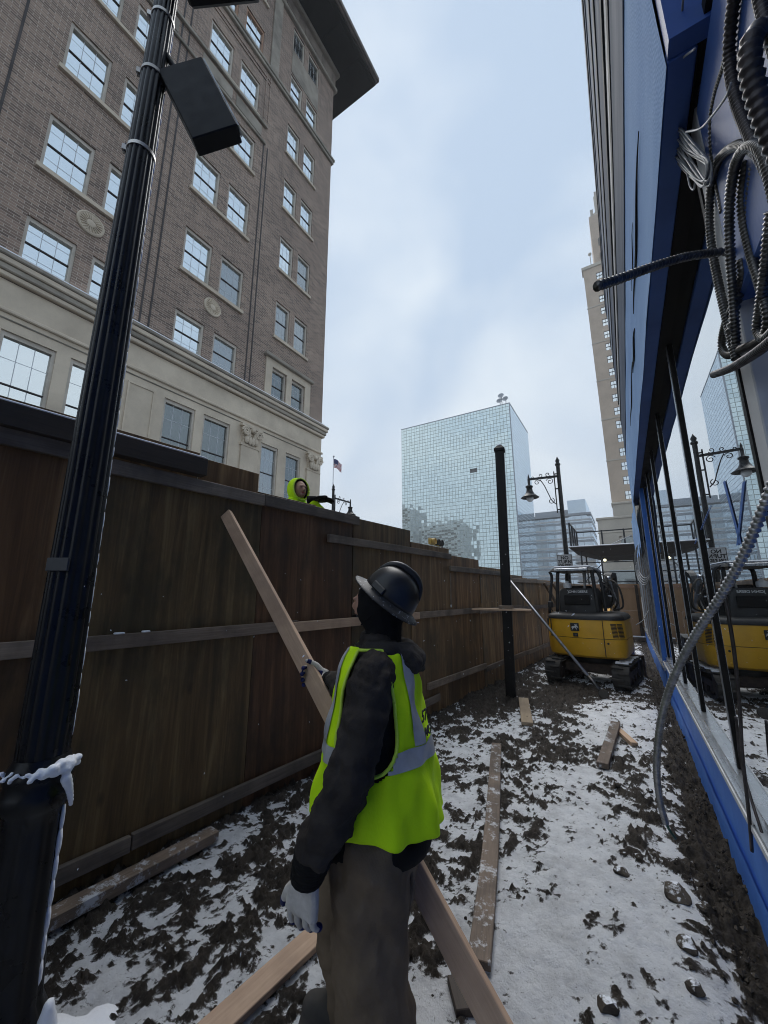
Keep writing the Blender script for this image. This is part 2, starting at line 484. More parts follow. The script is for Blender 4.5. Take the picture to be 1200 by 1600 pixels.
m, nt, b, out = new_mat('ground')
at = nt.nodes.new('ShaderNodeAttribute'); at.attribute_name = 'snow'
fn = noise_tex(nt, 46, 7, 0.85)
fn2 = noise_tex(nt, 9, 6, 0.7)
ad = nt.nodes.new('ShaderNodeMath'); ad.operation = 'MULTIPLY_ADD'; ad.inputs[1].default_value = 2.5
sb = nt.nodes.new('ShaderNodeMath'); sb.operation = 'SUBTRACT'; sb.inputs[1].default_value = 0.57
nt.links.new(fn, sb.inputs[0]); nt.links.new(sb.outputs[0], ad.inputs[0]); nt.links.new(at.outputs['Fac'], ad.inputs[2])
sm = ramp(nt, ad.outputs[0], [(0.25, (0, 0, 0)), (0.44, (0.28, 0.28, 0.28)), (0.60, (1, 1, 1))])
mud = ramp(nt, fn2, [(0.28, (0.014, 0.011, 0.009)), (0.5, (0.040, 0.032, 0.025)), (0.72, (0.090, 0.074, 0.060))])
mud = mixc(nt, ramp(nt, fn, [(0.5, (0, 0, 0)), (0.75, (0.6, 0.6, 0.6))]), mud, (0.13, 0.12, 0.11))
dirtysnow = ramp(nt, noise_tex(nt, 5, 5, 0.7), [(0.28, (0.62, 0.63, 0.65)), (0.55, (0.90, 0.92, 0.95))])
nt.links.new(mixc(nt, sm, mud, dirtysnow), b.inputs['Base Color'])
nt.links.new(ramp(nt, ad.outputs[0], [(0.35, (0.62,) * 3), (0.6, (0.75,) * 3)]), b.inputs['Roughness'])
b.inputs['Specular IOR Level'].default_value = 0.25
fn4 = noise_tex(nt, 14, 6, 0.7)
fsum = nt.nodes.new('ShaderNodeMath'); fsum.operation = 'MULTIPLY_ADD'; fsum.inputs[1].default_value = 1.6
nt.links.new(fn4, fsum.inputs[0]); nt.links.new(fn, fsum.inputs[2])
bump(nt, b, fsum.outputs[0], 1.0, 0.022)

mat('asphalt', (0.055, 0.056, 0.058), (0.10, 0.10, 0.105), 0.6, 0.8, lo=0.4, hi=0.7)
mat('rock', (0.10, 0.085, 0.07), (0.040, 0.034, 0.029), 9, 0.95, spec=0.05, bmp=0.5, bdist=0.006)
_m = MATS['rock']; _nt = _m.node_tree; _b = [n for n in _nt.nodes if n.type == 'BSDF_PRINCIPLED'][0]
_src = _b.inputs['Base Color'].links[0].from_socket
_g = _nt.nodes.new('ShaderNodeNewGeometry'); _sx = _nt.nodes.new('ShaderNodeSeparateXYZ'); _nt.links.new(_g.outputs['Normal'], _sx.inputs[0])
_k = _nt.nodes.new('ShaderNodeMath'); _k.operation = 'MULTIPLY_ADD'; _k.inputs[1].default_value = 0.9; _nt.links.new(noise_tex(_nt, 16, 6, 0.75), _k.inputs[0]); _nt.links.new(_sx.outputs['Z'], _k.inputs[2])
_nt.links.new(mixc(_nt, ramp(_nt, _k.outputs[0], [(0.0, (0, 0, 0)), (1.0, (0, 0, 0))]), _src, (0.7, 0.73, 0.78)), _b.inputs['Base Color'])
_rr = [n for n in _nt.nodes if n.type == 'VALTORGB'][-1]; _rr.color_ramp.elements[0].position = 0.0
_mr = _nt.nodes.new('ShaderNodeMapRange'); _mr.inputs['From Min'].default_value = 1.30; _mr.inputs['From Max'].default_value = 1.42; _nt.links.new(_k.outputs[0], _mr.inputs['Value'])
_mx = _rr.outputs['Color'].links[0].to_node; _nt.links.new(_mr.outputs['Result'], _mx.inputs['Fac'])
mat('concrete', (0.30, 0.29, 0.28), (0.20, 0.195, 0.19), 2, 0.85, bmp=0.1)

# --- cloth, skin
def cloth(name, c1, c2, scale=6, bmp=0.3, rough=0.9, weave=180, sheen=0.0, folds=5.0):
    m, nt, b, out = new_mat(name)
    f = noise_tex(nt, scale, 5, 0.6)
    nt.links.new(ramp(nt, f, [(0.35, c1), (0.68, c2)]), b.inputs['Base Color'])
    b.inputs['Roughness'].default_value = rough
    b.inputs['Specular IOR Level'].default_value = 0.15
    if sheen:
        b.inputs['Sheen Weight'].default_value = sheen
    w = noise_tex(nt, weave, 3, 0.6)
    fo = noise_tex(nt, 13, 4, 0.6, (1, 1, 0.55), distort=0.8)
    su = nt.nodes.new('ShaderNodeMath'); su.operation = 'MULTIPLY_ADD'; su.inputs[1].default_value = folds
    nt.links.new(fo, su.inputs[0]); nt.links.new(w, su.inputs[2])
    bump(nt, b, su.outputs[0], bmp, 0.0025)
    return m


cloth('jacket_black', (0.026, 0.022, 0.020), (0.046, 0.040, 0.036), 8, 0.6)
cloth('knit_black', (0.006, 0.006, 0.007), (0.012, 0.012, 0.012), 8, 0.6)
cloth('hood_grey', (0.026, 0.023, 0.021), (0.046, 0.041, 0.038), 8, 0.6)
cloth('trousers', (0.175, 0.132, 0.090), (0.12, 0.09, 0.062), 7, 0.5)
cloth('hivis', (0.58, 0.90, 0.012), (0.52, 0.84, 0.010), 5, 0.25, 0.7, 90, folds=9.0)
cloth('hivis_trim', (0.58, 0.80, 0.10), (0.50, 0.72, 0.08), 5, 0.2, 0.7, 90)
cloth('reflective', (0.44, 0.45, 0.46), (0.30, 0.31, 0.32), 9, 0.15, 0.4, 200)
cloth('glove_knit', (0.60, 0.57, 0.52), (0.42, 0.39, 0.35), 18, 0.6, 0.9, 160)
cloth('glove_palm', (0.020, 0.028, 0.13), (0.010, 0.014, 0.06), 12, 0.4, 0.6, 120)
cloth('skin', (0.42, 0.25, 0.18), (0.36, 0.20, 0.14), 9, 0.1, 0.5, 60)
wood('lumber_muddy', (0.22, 0.165, 0.125), (0.115, 0.086, 0.064), (0.06, 0.046, 0.037))
_m = MATS['lumber_muddy']; _nt = _m.node_tree; _b = [n for n in _nt.nodes if n.type == 'BSDF_PRINCIPLED'][0]
_src = _b.inputs['Base Color'].links[0].from_socket
_f = ramp(_nt, noise_tex(_nt, 9, 8, 0.75, offset_random=True), [(0.54, (0, 0, 0)), (0.62, (0.85, 0.85, 0.85))])
_nt.links.new(mixc(_nt, _f, _src, (0.55, 0.57, 0.6)), _b.inputs['Base Color'])
mat('hat_black', (0.012, 0.012, 0.013), (0.032, 0.031, 0.031), 9, 0.34, bmp=0.12, bdist=0.001, lo=0.5, hi=0.75)

m, nt, b, out = new_mat('hat_brim_frost')
f = noise_tex(nt, 55, 5, 0.75, offset_random=False)
nt.links.new(ramp(nt, f, [(0.58, (0.022, 0.022, 0.023)), (0.66, (0.42, 0.44, 0.46))]), b.inputs['Base Color'])
b.inputs['Roughness'].default_value = 0.5

# ------------------------------------------------------------------ mesh helpers
class MB:
    def __init__(self):
        self.v, self.f, self.mi = [], [], []
        self.cur = 0

    def add(self, vs, fs):
        n = len(self.v)
        self.v += [tuple(p) for p in vs]
        for q in fs:
            self.f.append(tuple(i + n for i in q)); self.mi.append(self.cur)
        return self

    def box(self, c, s, rot=None):
        hx, hy, hz = s[0] / 2, s[1] / 2, s[2] / 2
        pts = [Vector((x, y, z)) for z in (-hz, hz) for y in (-hy, hy) for x in (-hx, hx)]
        if rot is not None:
            pts = [rot @ p for p in pts]
        c = Vector(c)
        return self.add([p + c for p in pts], [(0, 2, 3, 1), (4, 5, 7, 6), (0, 1, 5, 4), (2, 6, 7, 3), (0, 4, 6, 2), (1, 3, 7, 5)])

    def ext(self, x0, x1, y0, y1, z0, z1):
        return self.box(((x0 + x1) / 2, (y0 + y1) / 2, (z0 + z1) / 2), (abs(x1 - x0), abs(y1 - y0), abs(z1 - z0)))

    def bar(self, p0, p1, w, h, up=(0, 0, 1)):
        p0, p1 = Vector(p0), Vector(p1)
        x = (p1 - p0).normalized()
        y = Vector(up).cross(x)
        if y.length < 1e-4:
            y = Vector((0, 1, 0)).cross(x)
        y.normalize(); z = x.cross(y)
        m = Matrix((x, y, z)).transposed()
        return self.box((p0 + p1) / 2, ((p1 - p0).length, w, h), m)

    def rings(self, rings, cap=True, closed=True):
        n = len(rings[0]); base = len(self.v)
        for r in rings:
            self.v += [tuple(p) for p in r]
        fs = []
        for i in range(len(rings) - 1):
            for j in range(n if closed else n - 1):
                k = (j + 1) % n
                fs.append((base + i * n + j, base + i * n + k, base + (i + 1) * n + k, base + (i + 1) * n + j))
        if cap and closed:
            fs.append(tuple(base + j for j in reversed(range(n))))
            fs.append(tuple(base + (len(rings) - 1) * n + j for j in range(n)))
        self.f += fs; self.mi += [self.cur] * len(fs)
        return self

    def tube(self, pts, r, n=8, cap=True):
        pts = [Vector(p) for p in pts]
        rr = r if hasattr(r, '__len__') else [r] * len(pts)
        t0 = (pts[1] - pts[0]).normalized()
        nrm = t0.orthogonal().normalized()
        out = []
        for i, p in enumerate(pts):
            t = (pts[min(i + 1, len(pts) - 1)] - pts[max(i - 1, 0)]).normalized()
            nrm = (nrm - t * nrm.dot(t)).normalized()
            b = t.cross(nrm)
            out.append([p + (nrm * math.cos(a) + b * math.sin(a)) * rr[i] for a in [2 * math.pi * k / n for k in range(n)]])
        return self.rings(out, cap)

    def lathe(self, prof, n=24, c=(0, 0, 0), flute=None, rot=None):
        c = Vector(c); out = []
        for r, z in prof:
            ring = []
            for k in range(n):
                a = 2 * math.pi * k / n
                q = r * (1 + (flute(a, z) if flute else 0))
                p = Vector((q * math.cos(a), q * math.sin(a), z))
                ring.append(c + (rot @ p if rot is not None else p))
            out.append(ring)
        return self.rings(out)

    def prism(self, poly, fn, d0, d1):
        """poly: 2-D points; fn(u, v, d) -> 3-D"""
        n = len(poly)
        return self.add([fn(u, v, d0) for u, v in poly] + [fn(u, v, d1) for u, v in poly],
                        [tuple(reversed(range(n))), tuple(range(n, 2 * n))] + [(i, (i + 1) % n, n + (i + 1) % n, n + i) for i in range(n)])

    def sphere(self, c, r, nu=12, nv=8, sx=1, sy=1, sz=1, rot=None):
        c = Vector(c); out = []
        for i in range(1, nv):
            t = math.pi * i / nv - math.pi / 2
            ring = []
            for k in range(nu):
                a = 2 * math.pi * k / nu
                p = Vector((sx * r * math.cos(t) * math.cos(a), sy * r * math.cos(t) * math.sin(a), sz * r * math.sin(t)))
                ring.append(c + (rot @ p if rot is not None else p))
            out.append(ring)
        return self.rings(out)

    def mesh(self, name, mats, smooth=False):
        me = bpy.data.meshes.new(name)
        me.from_pydata(self.v, [], self.f)
        for m_ in (mats if isinstance(mats, (list, tuple)) else [mats]):
            me.materials.append(MATS[m_])
        if any(self.mi):
            me.polygons.foreach_set('material_index', self.mi)
        bm = bmesh.new(); bm.from_mesh(me)
        bmesh.ops.recalc_face_normals(bm, faces=bm.faces)
        bm.to_mesh(me); bm.free()
        if smooth:
            me.polygons.foreach_set('use_smooth', [True] * len(me.polygons))
        return me

    def build(self, name, mats, parent=None, smooth=False, bevel=0.0, local=False, sharp=None):
        o = bpy.data.objects.new(name, self.mesh(name, mats, smooth))
        link(o, parent, local)
        if smooth and sharp:
            o.data.set_sharp_from_angle(angle=R(sharp))
        if bevel:
            add_bevel(o, bevel)
        return o


def add_bevel(o, w, seg=1):
    b_ = o.modifiers.new('edge', 'BEVEL'); b_.width = w; b_.segments = seg; b_.limit_method = 'ANGLE'; b_.angle_limit = R(40)
    b_.harden_normals = False


BASEM = {}


def link(o, parent=None, local=False):
    COL.objects.link(o)
    if parent is not None:
        o.parent = parent
        if not local:
            m_ = BASEM.get(parent.name, Matrix.Identity(4))
            o.matrix_parent_inverse = m_.inverted()
    return o


def tag(o, label=None, cat=None, group=None, kind=None):
    if label: o['label'] = label
    if cat: o['category'] = cat
    if group: o['group'] = group
    if kind: o['kind'] = kind
    return o


def thing(name, label, cat, loc=(0, 0, 0), rz=0.0, group=None):
    o = bpy.data.objects.new(name, None)
    o.empty_display_size = 0.1
    COL.objects.link(o)
    o.location = loc; o.rotation_euler = (0, 0, rz)
    BASEM[o.name] = Matrix.Translation(Vector(loc)) @ Matrix.Rotation(rz, 4, 'Z')
    return tag(o, label, cat, group)


def frame_matrix(p0, p1, up=(0, 0, 1)):
    p0, p1 = Vector(p0), Vector(p1)
    x = (p1 - p0).normalized()
    y = Vector(up).cross(x)
    if y.length < 1e-4: y = Vector((0, 1, 0))
    y.normalize(); z = x.cross(y)
    m_ = Matrix((x, y, z)).transposed().to_4x4()
    m_.translation = (p0 + p1) / 2
    return m_


def board(name, p0, p1, w, t, material, parent=None, up=(0, 0, 1), bevel=0.003, warp=0.0):
    """sawn board, its own mesh with the length along local x"""
    L_ = (Vector(p1) - Vector(p0)).length
    n = max(2, int(L_ / 0.35) + 1)
    mb = MB(); rs = []
    ph = random.random() * 6
    for i in range(n):
        x = -L_ / 2 + L_ * i / (n - 1)
        dy = warp * math.sin(ph + x * 1.7); dz = warp * 0.7 * math.cos(ph * 2 + x * 1.3)
        rs.append([(x, -w / 2 + dy, -t / 2 + dz), (x, w / 2 + dy, -t / 2 + dz), (x, w / 2 + dy, t / 2 + dz), (x, -w / 2 + dy, t / 2 + dz)])
    mb.rings(rs)
    o = bpy.data.objects.new(name, mb.mesh(name, material))
    link(o, parent)
    mw = frame_matrix(p0, p1, up)
    if parent is not None:
        o.matrix_parent_inverse = BASEM.get(parent.name, Matrix.Identity(4)).inverted()
    o.matrix_basis = mw
    if bevel: add_bevel(o, bevel)
    return o


def spline(pts, n=12):
    """Catmull-Rom through the points"""
    P = [Vector(p) for p in pts]
    P = [P[0] * 2 - P[1]] + P + [P[-1] * 2 - P[-2]]
    out = []
    for i in range(1, len(P) - 2):
        a, b_, c_, d_ = P[i - 1], P[i], P[i + 1], P[i + 2]
        for k in range(n):
            t = k / n
            out.append(0.5 * ((2 * b_) + (c_ - a) * t + (2 * a - 5 * b_ + 4 * c_ - d_) * t * t + (3 * b_ - a - 3 * c_ + d_) * t ** 3))
    out.append(P[-2])
    return out


def resample(pts, step):
    out = [pts[0]]; acc = 0.0
    for a, b_ in zip(pts, pts[1:]):
        L_ = (b_ - a).length
        d = step - acc
        while d <= L_ and L_ > 0:
            out.append(a + (b_ - a) * (d / L_)); d += step
        acc = (acc + L_) % step if L_ else acc
    return out


def text_mesh(s, size, depth=0.002, bold=0.0):
    cu_ = bpy.data.curves.new('lettering', 'FONT')
    cu_.body = s; cu_.size = size; cu_.extrude = depth; cu_.align_x = 'CENTER'; cu_.align_y = 'CENTER'; cu_.offset = bold
    o = bpy.data.objects.new('lettering', cu_); COL.objects.link(o)
    dg = bpy.context.evaluated_depsgraph_get(); dg.update()
    me = bpy.data.meshes.new_from_object(o.evaluated_get(dg))
    bpy.data.objects.remove(o, do_unlink=True)
    return me


# ------------------------------------------------------------------ noise on arrays
VTAB = {}


class VN:
    def __init__(self, seed):
        if seed not in VTAB: VTAB[seed] = np.random.RandomState(seed).rand(256, 256)
        self.t = VTAB[seed]

    def __call__(self, x, y):
        xi, yi = np.floor(x).astype(int), np.floor(y).astype(int)
        fx, fy = x - xi, y - yi
        fx = fx * fx * (3 - 2 * fx); fy = fy * fy * (3 - 2 * fy)
        t = self.t
        a = t[xi % 256, yi % 256]; b_ = t[(xi + 1) % 256, yi % 256]; c_ = t[xi % 256, (yi + 1) % 256]; d_ = t[(xi + 1) % 256, (yi + 1) % 256]
        return (a * (1 - fx) + b_ * fx) * (1 - fy) + (c_ * (1 - fx) + d_ * fx) * fy


def fbm(x, y, seed, freq, octv=4, gain=0.5):
    s = 0; a = 1.0; tot = 0
    for i in range(octv):
        s = s + a * (VN(seed + i)(x * freq + 17.3 * i, y * freq + 5.1 * i) - 0.5); tot += a
        a *= gain; freq *= 2.03
    return s / tot * 2


def ground_h(x, y):
    x, y = np.asarray(x, float), np.asarray(y, float)
    wx = x + 0.10 * fbm(x, y, 71, 2.2, 3); wy = y + 0.16 * fbm(x, y, 75, 2.2, 3)
    mudh = fbm(wx, wy * 0.8, 3, 1.4, 3) * 0.022 + fbm(wx, wy, 11, 9.5, 4, 0.9) * 0.095
    rut = np.exp(-((x + 0.55) / 0.18) ** 2) * 0.012 + np.exp(-((x + 1.5) / 0.2) ** 2) * 0.012
    mudh = mudh - rut
    sn = fbm(x, y, 31, 0.9, 3) * 0.022 + fbm(wx, wy, 41, 4.0, 2) * 0.008 + fbm(x, y, 47, 13.0, 3, 0.7) * 0.013 + 0.005 - 0.012 / (1 + np.exp((x + 1.25 - 0.08 * y) / 0.12))
    sn = sn + 0.015 * np.exp(-((x + 0.25) / 0.60) ** 2)                       # the drift down the middle of the path
    sn = sn - 0.05 / (1 + np.exp(-(x - 0.19 - 0.05 * fbm(x, y, 55, 2.0, 2)) / 0.03))   # bare strip under the wall
    sn = sn - 0.022 * np.exp(-(((x + 1.9) / 0.75) ** 2 + ((y - 6.9) / 1.3) ** 2))
    sn = sn - 0.045 * np.exp(-(((x + 1.0) / 0.75) ** 2 + ((y - 7.6) / 0.9) ** 2))
    sn = sn - 0.020 * np.exp(-(((x + 2.05) / 0.45) ** 2 + ((y - 1.75) / 0.5) ** 2))
    sn = sn + 0.040 * np.exp(-(((x + 1.75) / 0.42) ** 2 + ((y - 0.80) / 0.36) ** 2))
    sn = sn - 0.010 * np.exp(-((x + 2.5 - 0.05 * y) / 0.3) ** 2) * (y > 2.2)
    return mudh, sn


def gz(x, y):
    a, b_ = ground_h(np.array([x]), np.array([y]))
    return float(max(a[0], b_[0]))


# ------------------------------------------------------------------ ground
xs = np.linspace(-3.05, 0.44, 400)
ys = [-1.2]
while ys[-1] < 17.2:
    y = ys[-1]
    ys.append(y + (0.05 if y < 0.4 else min(0.06, 0.0088 + max(0, y - 1.8) * 0.0055)))
ys = np.array(ys)
GX, GY = np.meshgrid(xs, ys)
mh, sh = ground_h(GX, GY)
hh = np.maximum(mh, sh)
hh -= 0.03 * np.exp(-((GX - 0.33) / 0.07) ** 2)
att = np.clip(0.5 + (sh - mh) / 0.034, 0, 1)
nx, ny = len(xs), len(ys)
verts = np.stack([GX, GY, hh], -1).reshape(-1, 3)
idx = np.arange(nx * ny).reshape(ny, nx)
faces = np.stack([idx[:-1, :-1], idx[:-1, 1:], idx[1:, 1:], idx[1:, :-1]], -1).reshape(-1, 4)
me = bpy.data.meshes.new('ground')
me.from_pydata(verts.tolist(), [], faces.tolist())
me.materials.append(MATS['ground'])
a_ = me.attributes.new('snow', 'FLOAT', 'POINT')
a_.data.foreach_set('value', att.reshape(-1).astype(np.float32))
me.polygons.foreach_set('use_smooth', [True] * len(me.polygons))
ground = bpy.data.objects.new('ground', me); COL.objects.link(ground)
tag(ground, 'muddy alley ground under patchy snow', None, None, 'structure')

mb = MB(); mb.add([(-1500, -1500, -0.14), (1500, -1500, -0.14), (1500, 1500, -0.14), (-1500, 1500, -0.14)], [(0, 1, 2, 3)])
tag(mb.build('road', 'asphalt'), 'dark wet asphalt street beyond the fence', None, None, 'structure')

# loose stones: the big ones one by one, grit as stuff
def rock_mesh(seed, r, flat=0.7):
    rnd = random.Random(seed)
    bm = bmesh.new(); bmesh.ops.create_icosphere(bm, subdivisions=2, radius=r)
    cuts = [(Vector((rnd.uniform(-1, 1), rnd.uniform(-1, 1), rnd.uniform(-.6, 1))).normalized(), rnd.uniform(.55, .85) * r) for _ in range(7)]
    for v in bm.verts:
        for n_, d_ in cuts:
            k = v.co.dot(n_) - d_
            if k > 0: v.co -= n_ * k
        v.co *= 1 + 0.06 * mnoise.noise(v.co * (4 / r) + Vector((seed, 0, 0)))
        v.co.z *= flat
    me_ = bpy.data.meshes.new('rock'); bm.to_mesh(me_); bm.free()
    me_.materials.append(MATS['rock'])
    return me_


rocks = [((1060, 1410), 0.075, 'dark angular rock poking from the snow at lower right, largest of the stones'),
         ((1102, 1425), 0.04, 'small dark stone just right of the largest rock'),
         ((975, 1342), 0.03, 'pale brown pebble at the left of a row of three stones'),
         ((1000, 1352), 0.026, 'dark middle pebble in a row of three stones'),
         ((1025, 1346), 0.028, 'dark right-hand pebble in a row of three stones'),
         ((972, 1372), 0.045, 'flat snow-capped stone just below the row of three pebbles'),
         ((905, 1252), 0.018, 'tiny dark pebble in smooth snow left of the hanging cable'),
         ((1078, 1492), 0.05, 'dark stone at lower right below the largest rock'),
         ((950, 1590), 0.045, 'rounded stone at the bottom edge of the path'),
         ((690, 1150), 0.055, 'mud-crusted stone beside the fence left of the long plank'),
         ((965, 1238), 0.032, 'dark clod in the snow below the short offcut'),
         ((1015, 1240), 0.03, 'dark clod in the snow beside the hanging cable'),
         ((1005, 1110), 0.045, 'stone near the wall level with the hanging cable'),
         ((1090, 1560), 0.04, 'snowy stone at the bottom right beside the bare strip')]
for i, ((qx, qy), r, lab) in enumerate(rocks):
    p = on_z(qx, qy)
    o = bpy.data.objects.new('stone', rock_mesh(i + 3, r, 0.62)); COL.objects.link(o)
    o.location = (p.x, p.y, gz(p.x, p.y) + r * 0.12); o.rotation_euler = (0, 0, i * 1.7)
    tag(o, lab, 'stone', 'stones lying on the path')

mb = MB(); rnd = random.Random(5)
for i in range(2300):
    y = 1.2 + 9 * rnd.random() ** 1.7
    x = rnd.uniform(0.06, 0.40) if rnd.random() < 0.6 else rnd.uniform(-2.4, 0.1)
    r = rnd.choice((0.006, 0.008, 0.011, 0.016)) * rnd.uniform(0.7, 1.2)
    _m, _s = ground_h(np.array([x]), np.array([y]))
    if _s[0] > _m[0] - 0.004 and rnd.random() < 0.93: continue
    z = gz(x, y) + r * 0.2
    a = rnd.random() * 6
    c_, s_ = math.cos(a) * r, math.sin(a) * r
    k = rnd.uniform(0.5, 1.0)
    mb.add([(x + c_, y + s_, z), (x - s_ * k, y + c_ * k, z - r * .2), (x - c_, y - s_, z + r * .1), (x + s_ * k, y - c_ * k, z), (x + r * .2, y, z + r * .8), (x, y - r * .2, z - r)],
           [(0, 1, 4), (1, 2, 4), (2, 3, 4), (3, 0, 4), (1, 0, 5), (2, 1, 5), (3, 2, 5), (0, 3, 5)])
tag(mb.build('gravel', 'rock'), 'small dark grit and pebbles scattered over the mud', 'gravel', None, 'stuff')

# ------------------------------------------------------------------ plywood fence
FA, FB = -2.94, 0.09
fdir = Vector((FB, 1, 0)).normalized()
fnor = Vector((1, -FB, 0)).normalized()          # towards the path


def fen(y, off=0.0, z=0.0):
    return Vector((FA + FB * y, y, z)) + fnor * off


fence = thing('plywood_fence', 'long dark brown plywood hoarding with rails along the left of the path', 'fence', fen(6.0))
seams = [-1.4, -0.18, 1.06, 2.31, 3.55, 4.76, 5.9, 7.1, 8.35, 9.6, 10.85, 12.1, 13.35, 14.6, 16.55]
tops = [2.58, 2.58, 2.52, 2.52, 2.50, 2.34, 2.24, 2.12, 2.02, 1.98, 1.97, 1.96, 1.95, 1.94]


def panel(name, y0, y1, z0, z1, off, material, parent):
    a, b_ = fen(y0 + 0.004, off), fen(y1 - 0.004, off)
    L_ = (b_ - a).length; h = z1 - z0
    mb_ = MB(); mb_.box((0, 0, 0), (L_, 0.018, h))
    o = bpy.data.objects.new(name, mb_.mesh(name, material)); link(o, parent)
    mw = frame_matrix(a, b_); mw.translation = (a + b_) / 2 + Vector((0, 0, (z0 + z1) / 2))
    o.matrix_parent_inverse = BASEM[parent.name].inverted()
    o.matrix_basis = mw
    add_bevel(o, 0.002)
    return o


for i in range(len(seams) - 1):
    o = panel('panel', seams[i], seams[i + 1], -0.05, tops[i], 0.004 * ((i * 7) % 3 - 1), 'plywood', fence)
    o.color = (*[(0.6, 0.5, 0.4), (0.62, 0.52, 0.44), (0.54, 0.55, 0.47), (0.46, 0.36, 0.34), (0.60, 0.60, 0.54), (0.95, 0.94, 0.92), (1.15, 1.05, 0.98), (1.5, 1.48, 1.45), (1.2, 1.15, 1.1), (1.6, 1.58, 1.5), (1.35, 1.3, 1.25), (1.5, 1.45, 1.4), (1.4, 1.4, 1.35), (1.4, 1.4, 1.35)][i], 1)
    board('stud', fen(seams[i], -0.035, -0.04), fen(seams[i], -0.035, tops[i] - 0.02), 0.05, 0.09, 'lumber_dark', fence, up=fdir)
# second tier of plywood behind the top rail
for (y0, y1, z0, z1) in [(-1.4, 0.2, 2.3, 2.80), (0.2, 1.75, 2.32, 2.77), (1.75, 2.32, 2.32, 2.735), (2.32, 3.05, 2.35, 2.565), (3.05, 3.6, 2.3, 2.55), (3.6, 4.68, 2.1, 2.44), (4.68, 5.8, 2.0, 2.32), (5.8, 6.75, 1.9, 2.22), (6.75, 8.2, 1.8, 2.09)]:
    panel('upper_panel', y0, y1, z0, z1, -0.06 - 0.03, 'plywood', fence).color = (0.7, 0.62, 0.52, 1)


def rail(name, y0, y1, z, h, off, material='lumber_old', t=0.038, z1=None):
    """2x4 laid flat against the boards: h tall, t thick"""
    a, b_ = fen(y0, off + 0.012 + t / 2, z), fen(y1, off + 0.012 + t / 2, z if z1 is None else z1)
    return board(name, a, b_, t, h, material, fence, warp=0.003)


# top rails step down along the fence
for (y0, y1, z, h, m_) in [(-1.4, 1.02, 2.50, 0.10, 'lumber_old'), (1.03, 2.30, 2.46, 0.10, 'lumber_old'), (2.305, 3.60, 2.46, 0.10, 'lumber_old'),
                           (3.12, 5.9, 2.24, 0.085, 'lumber_old'), (5.86, 8.3, 2.02, 0.085, 'lumber_old'), (8.31, 11.5, 1.91, 0.085, 'lumber_weathered'), (11.51, 16.4, 1.88, 0.085, 'lumber_weathered')]:
    rail('top_rail', y0, y1, z - (0.03 if y0 == 3.12 else 0), h, 0.012, m_)
for (y0, y1, z, m_) in [(-1.4, 1.0, 1.345, 'lumber_weathered'), (1.01, 2.75, 1.345, 'lumber_weathered'), (2.68, 4.85, 1.335, 'lumber_fresh'), (4.86, 6.9, 1.335, 'lumber_weathered'), (6.91, 9.3, 1.31, 'lumber_weathered'), (9.31, 12.7, 1.28, 'lumber_weathered'), (12.71, 16.4, 1.25, 'lumber_weathered')]:
    rail('middle_rail', y0, y1, z, 0.088, 0.012 if y0 != 2.68 else 0.016, m_, t=0.038 if y0 != 2.68 else 0.06)
for (y0, y1, z, z1, m_) in [(-1.0, 1.5, 0.13, 0.14, 'lumber_old'), (1.51, 3.9, 0.14, 0.15, 'lumber_old'), (3.91, 5.4, 0.16, 0.20, 'lumber_old'), (5.1, 7.1, 0.385, 0.37, 'lumber_weathered'), (7.11, 9.4, 0.31, 0.32, 'lumber_weathered'), (9.41, 12.5, 0.31, 0.30, 'lumber_weathered')]:
    rail('bottom_rail', y0, y1, z, 0.088, 0.012, m_, z1=z1)
# heavy dark timber with a line of snow on it, above the top rail
for (y0, y1, z) in [(-1.3, 0.95, 2.61), (0.96, 1.72, 2.60)]:
    t_ = rail('cap_timber', y0, y1, z, 0.135, 0.012, 'lumber_dark', t=0.09)
    a, b_ = fen(y0 + .01, 0.070, z + 0.074), fen(y1 - .01, 0.070, z + 0.074)
    board('snow', a, b_, 0.08, 0.013, 'snow', fence, bevel=0.005, warp=0.002)
for (y, w) in [(1.26, .06), (1.42, .05)]:
    board('snow', fen(y, 0.048, 1.392), fen(y + w, 0.048, 1.392), 0.03, 0.012, 'snow', fence, bevel=0.005)
# thin cover strips on the far seams
for s_ in (5.9, 7.1, 9.6):
    a = fen(s_, 0.020, 1.45); b_ = fen(s_, 0.020, 1.95)
    board('cover_strip', a, b_, 0.012, 0.03, 'lumber_weathered', fence, up=fdir)
# hinge box on the seam right of the worker
mb = MB(); mb.box(fen(3.6, 0.035, 1.38), (0.05, 0.10, 0.05)); mb.build('bracket', 'black_steel', fence, bevel=0.004)

# brace boards leaning on the fence far down
for k, (qa, qb) in enumerate([((842, 905), (878, 935)), ((856, 908), (890, 932))]):
    y0 = 11.2 + k * 0.9
    a = fen(y0, 0.08, 1.9); b_ = Vector((FA + FB * (y0 + .9) + 0.75, y0 + 0.9, 0.03))
    tag(board('brace_board', a, b_, 0.09, 0.038, 'lumber_weathered'), ['pale brace board leaning on the fence left of the excavator canopy, nearer one', 'pale brace board leaning on the fence behind the nearer brace'][k], 'board', 'brace boards on the far fence')

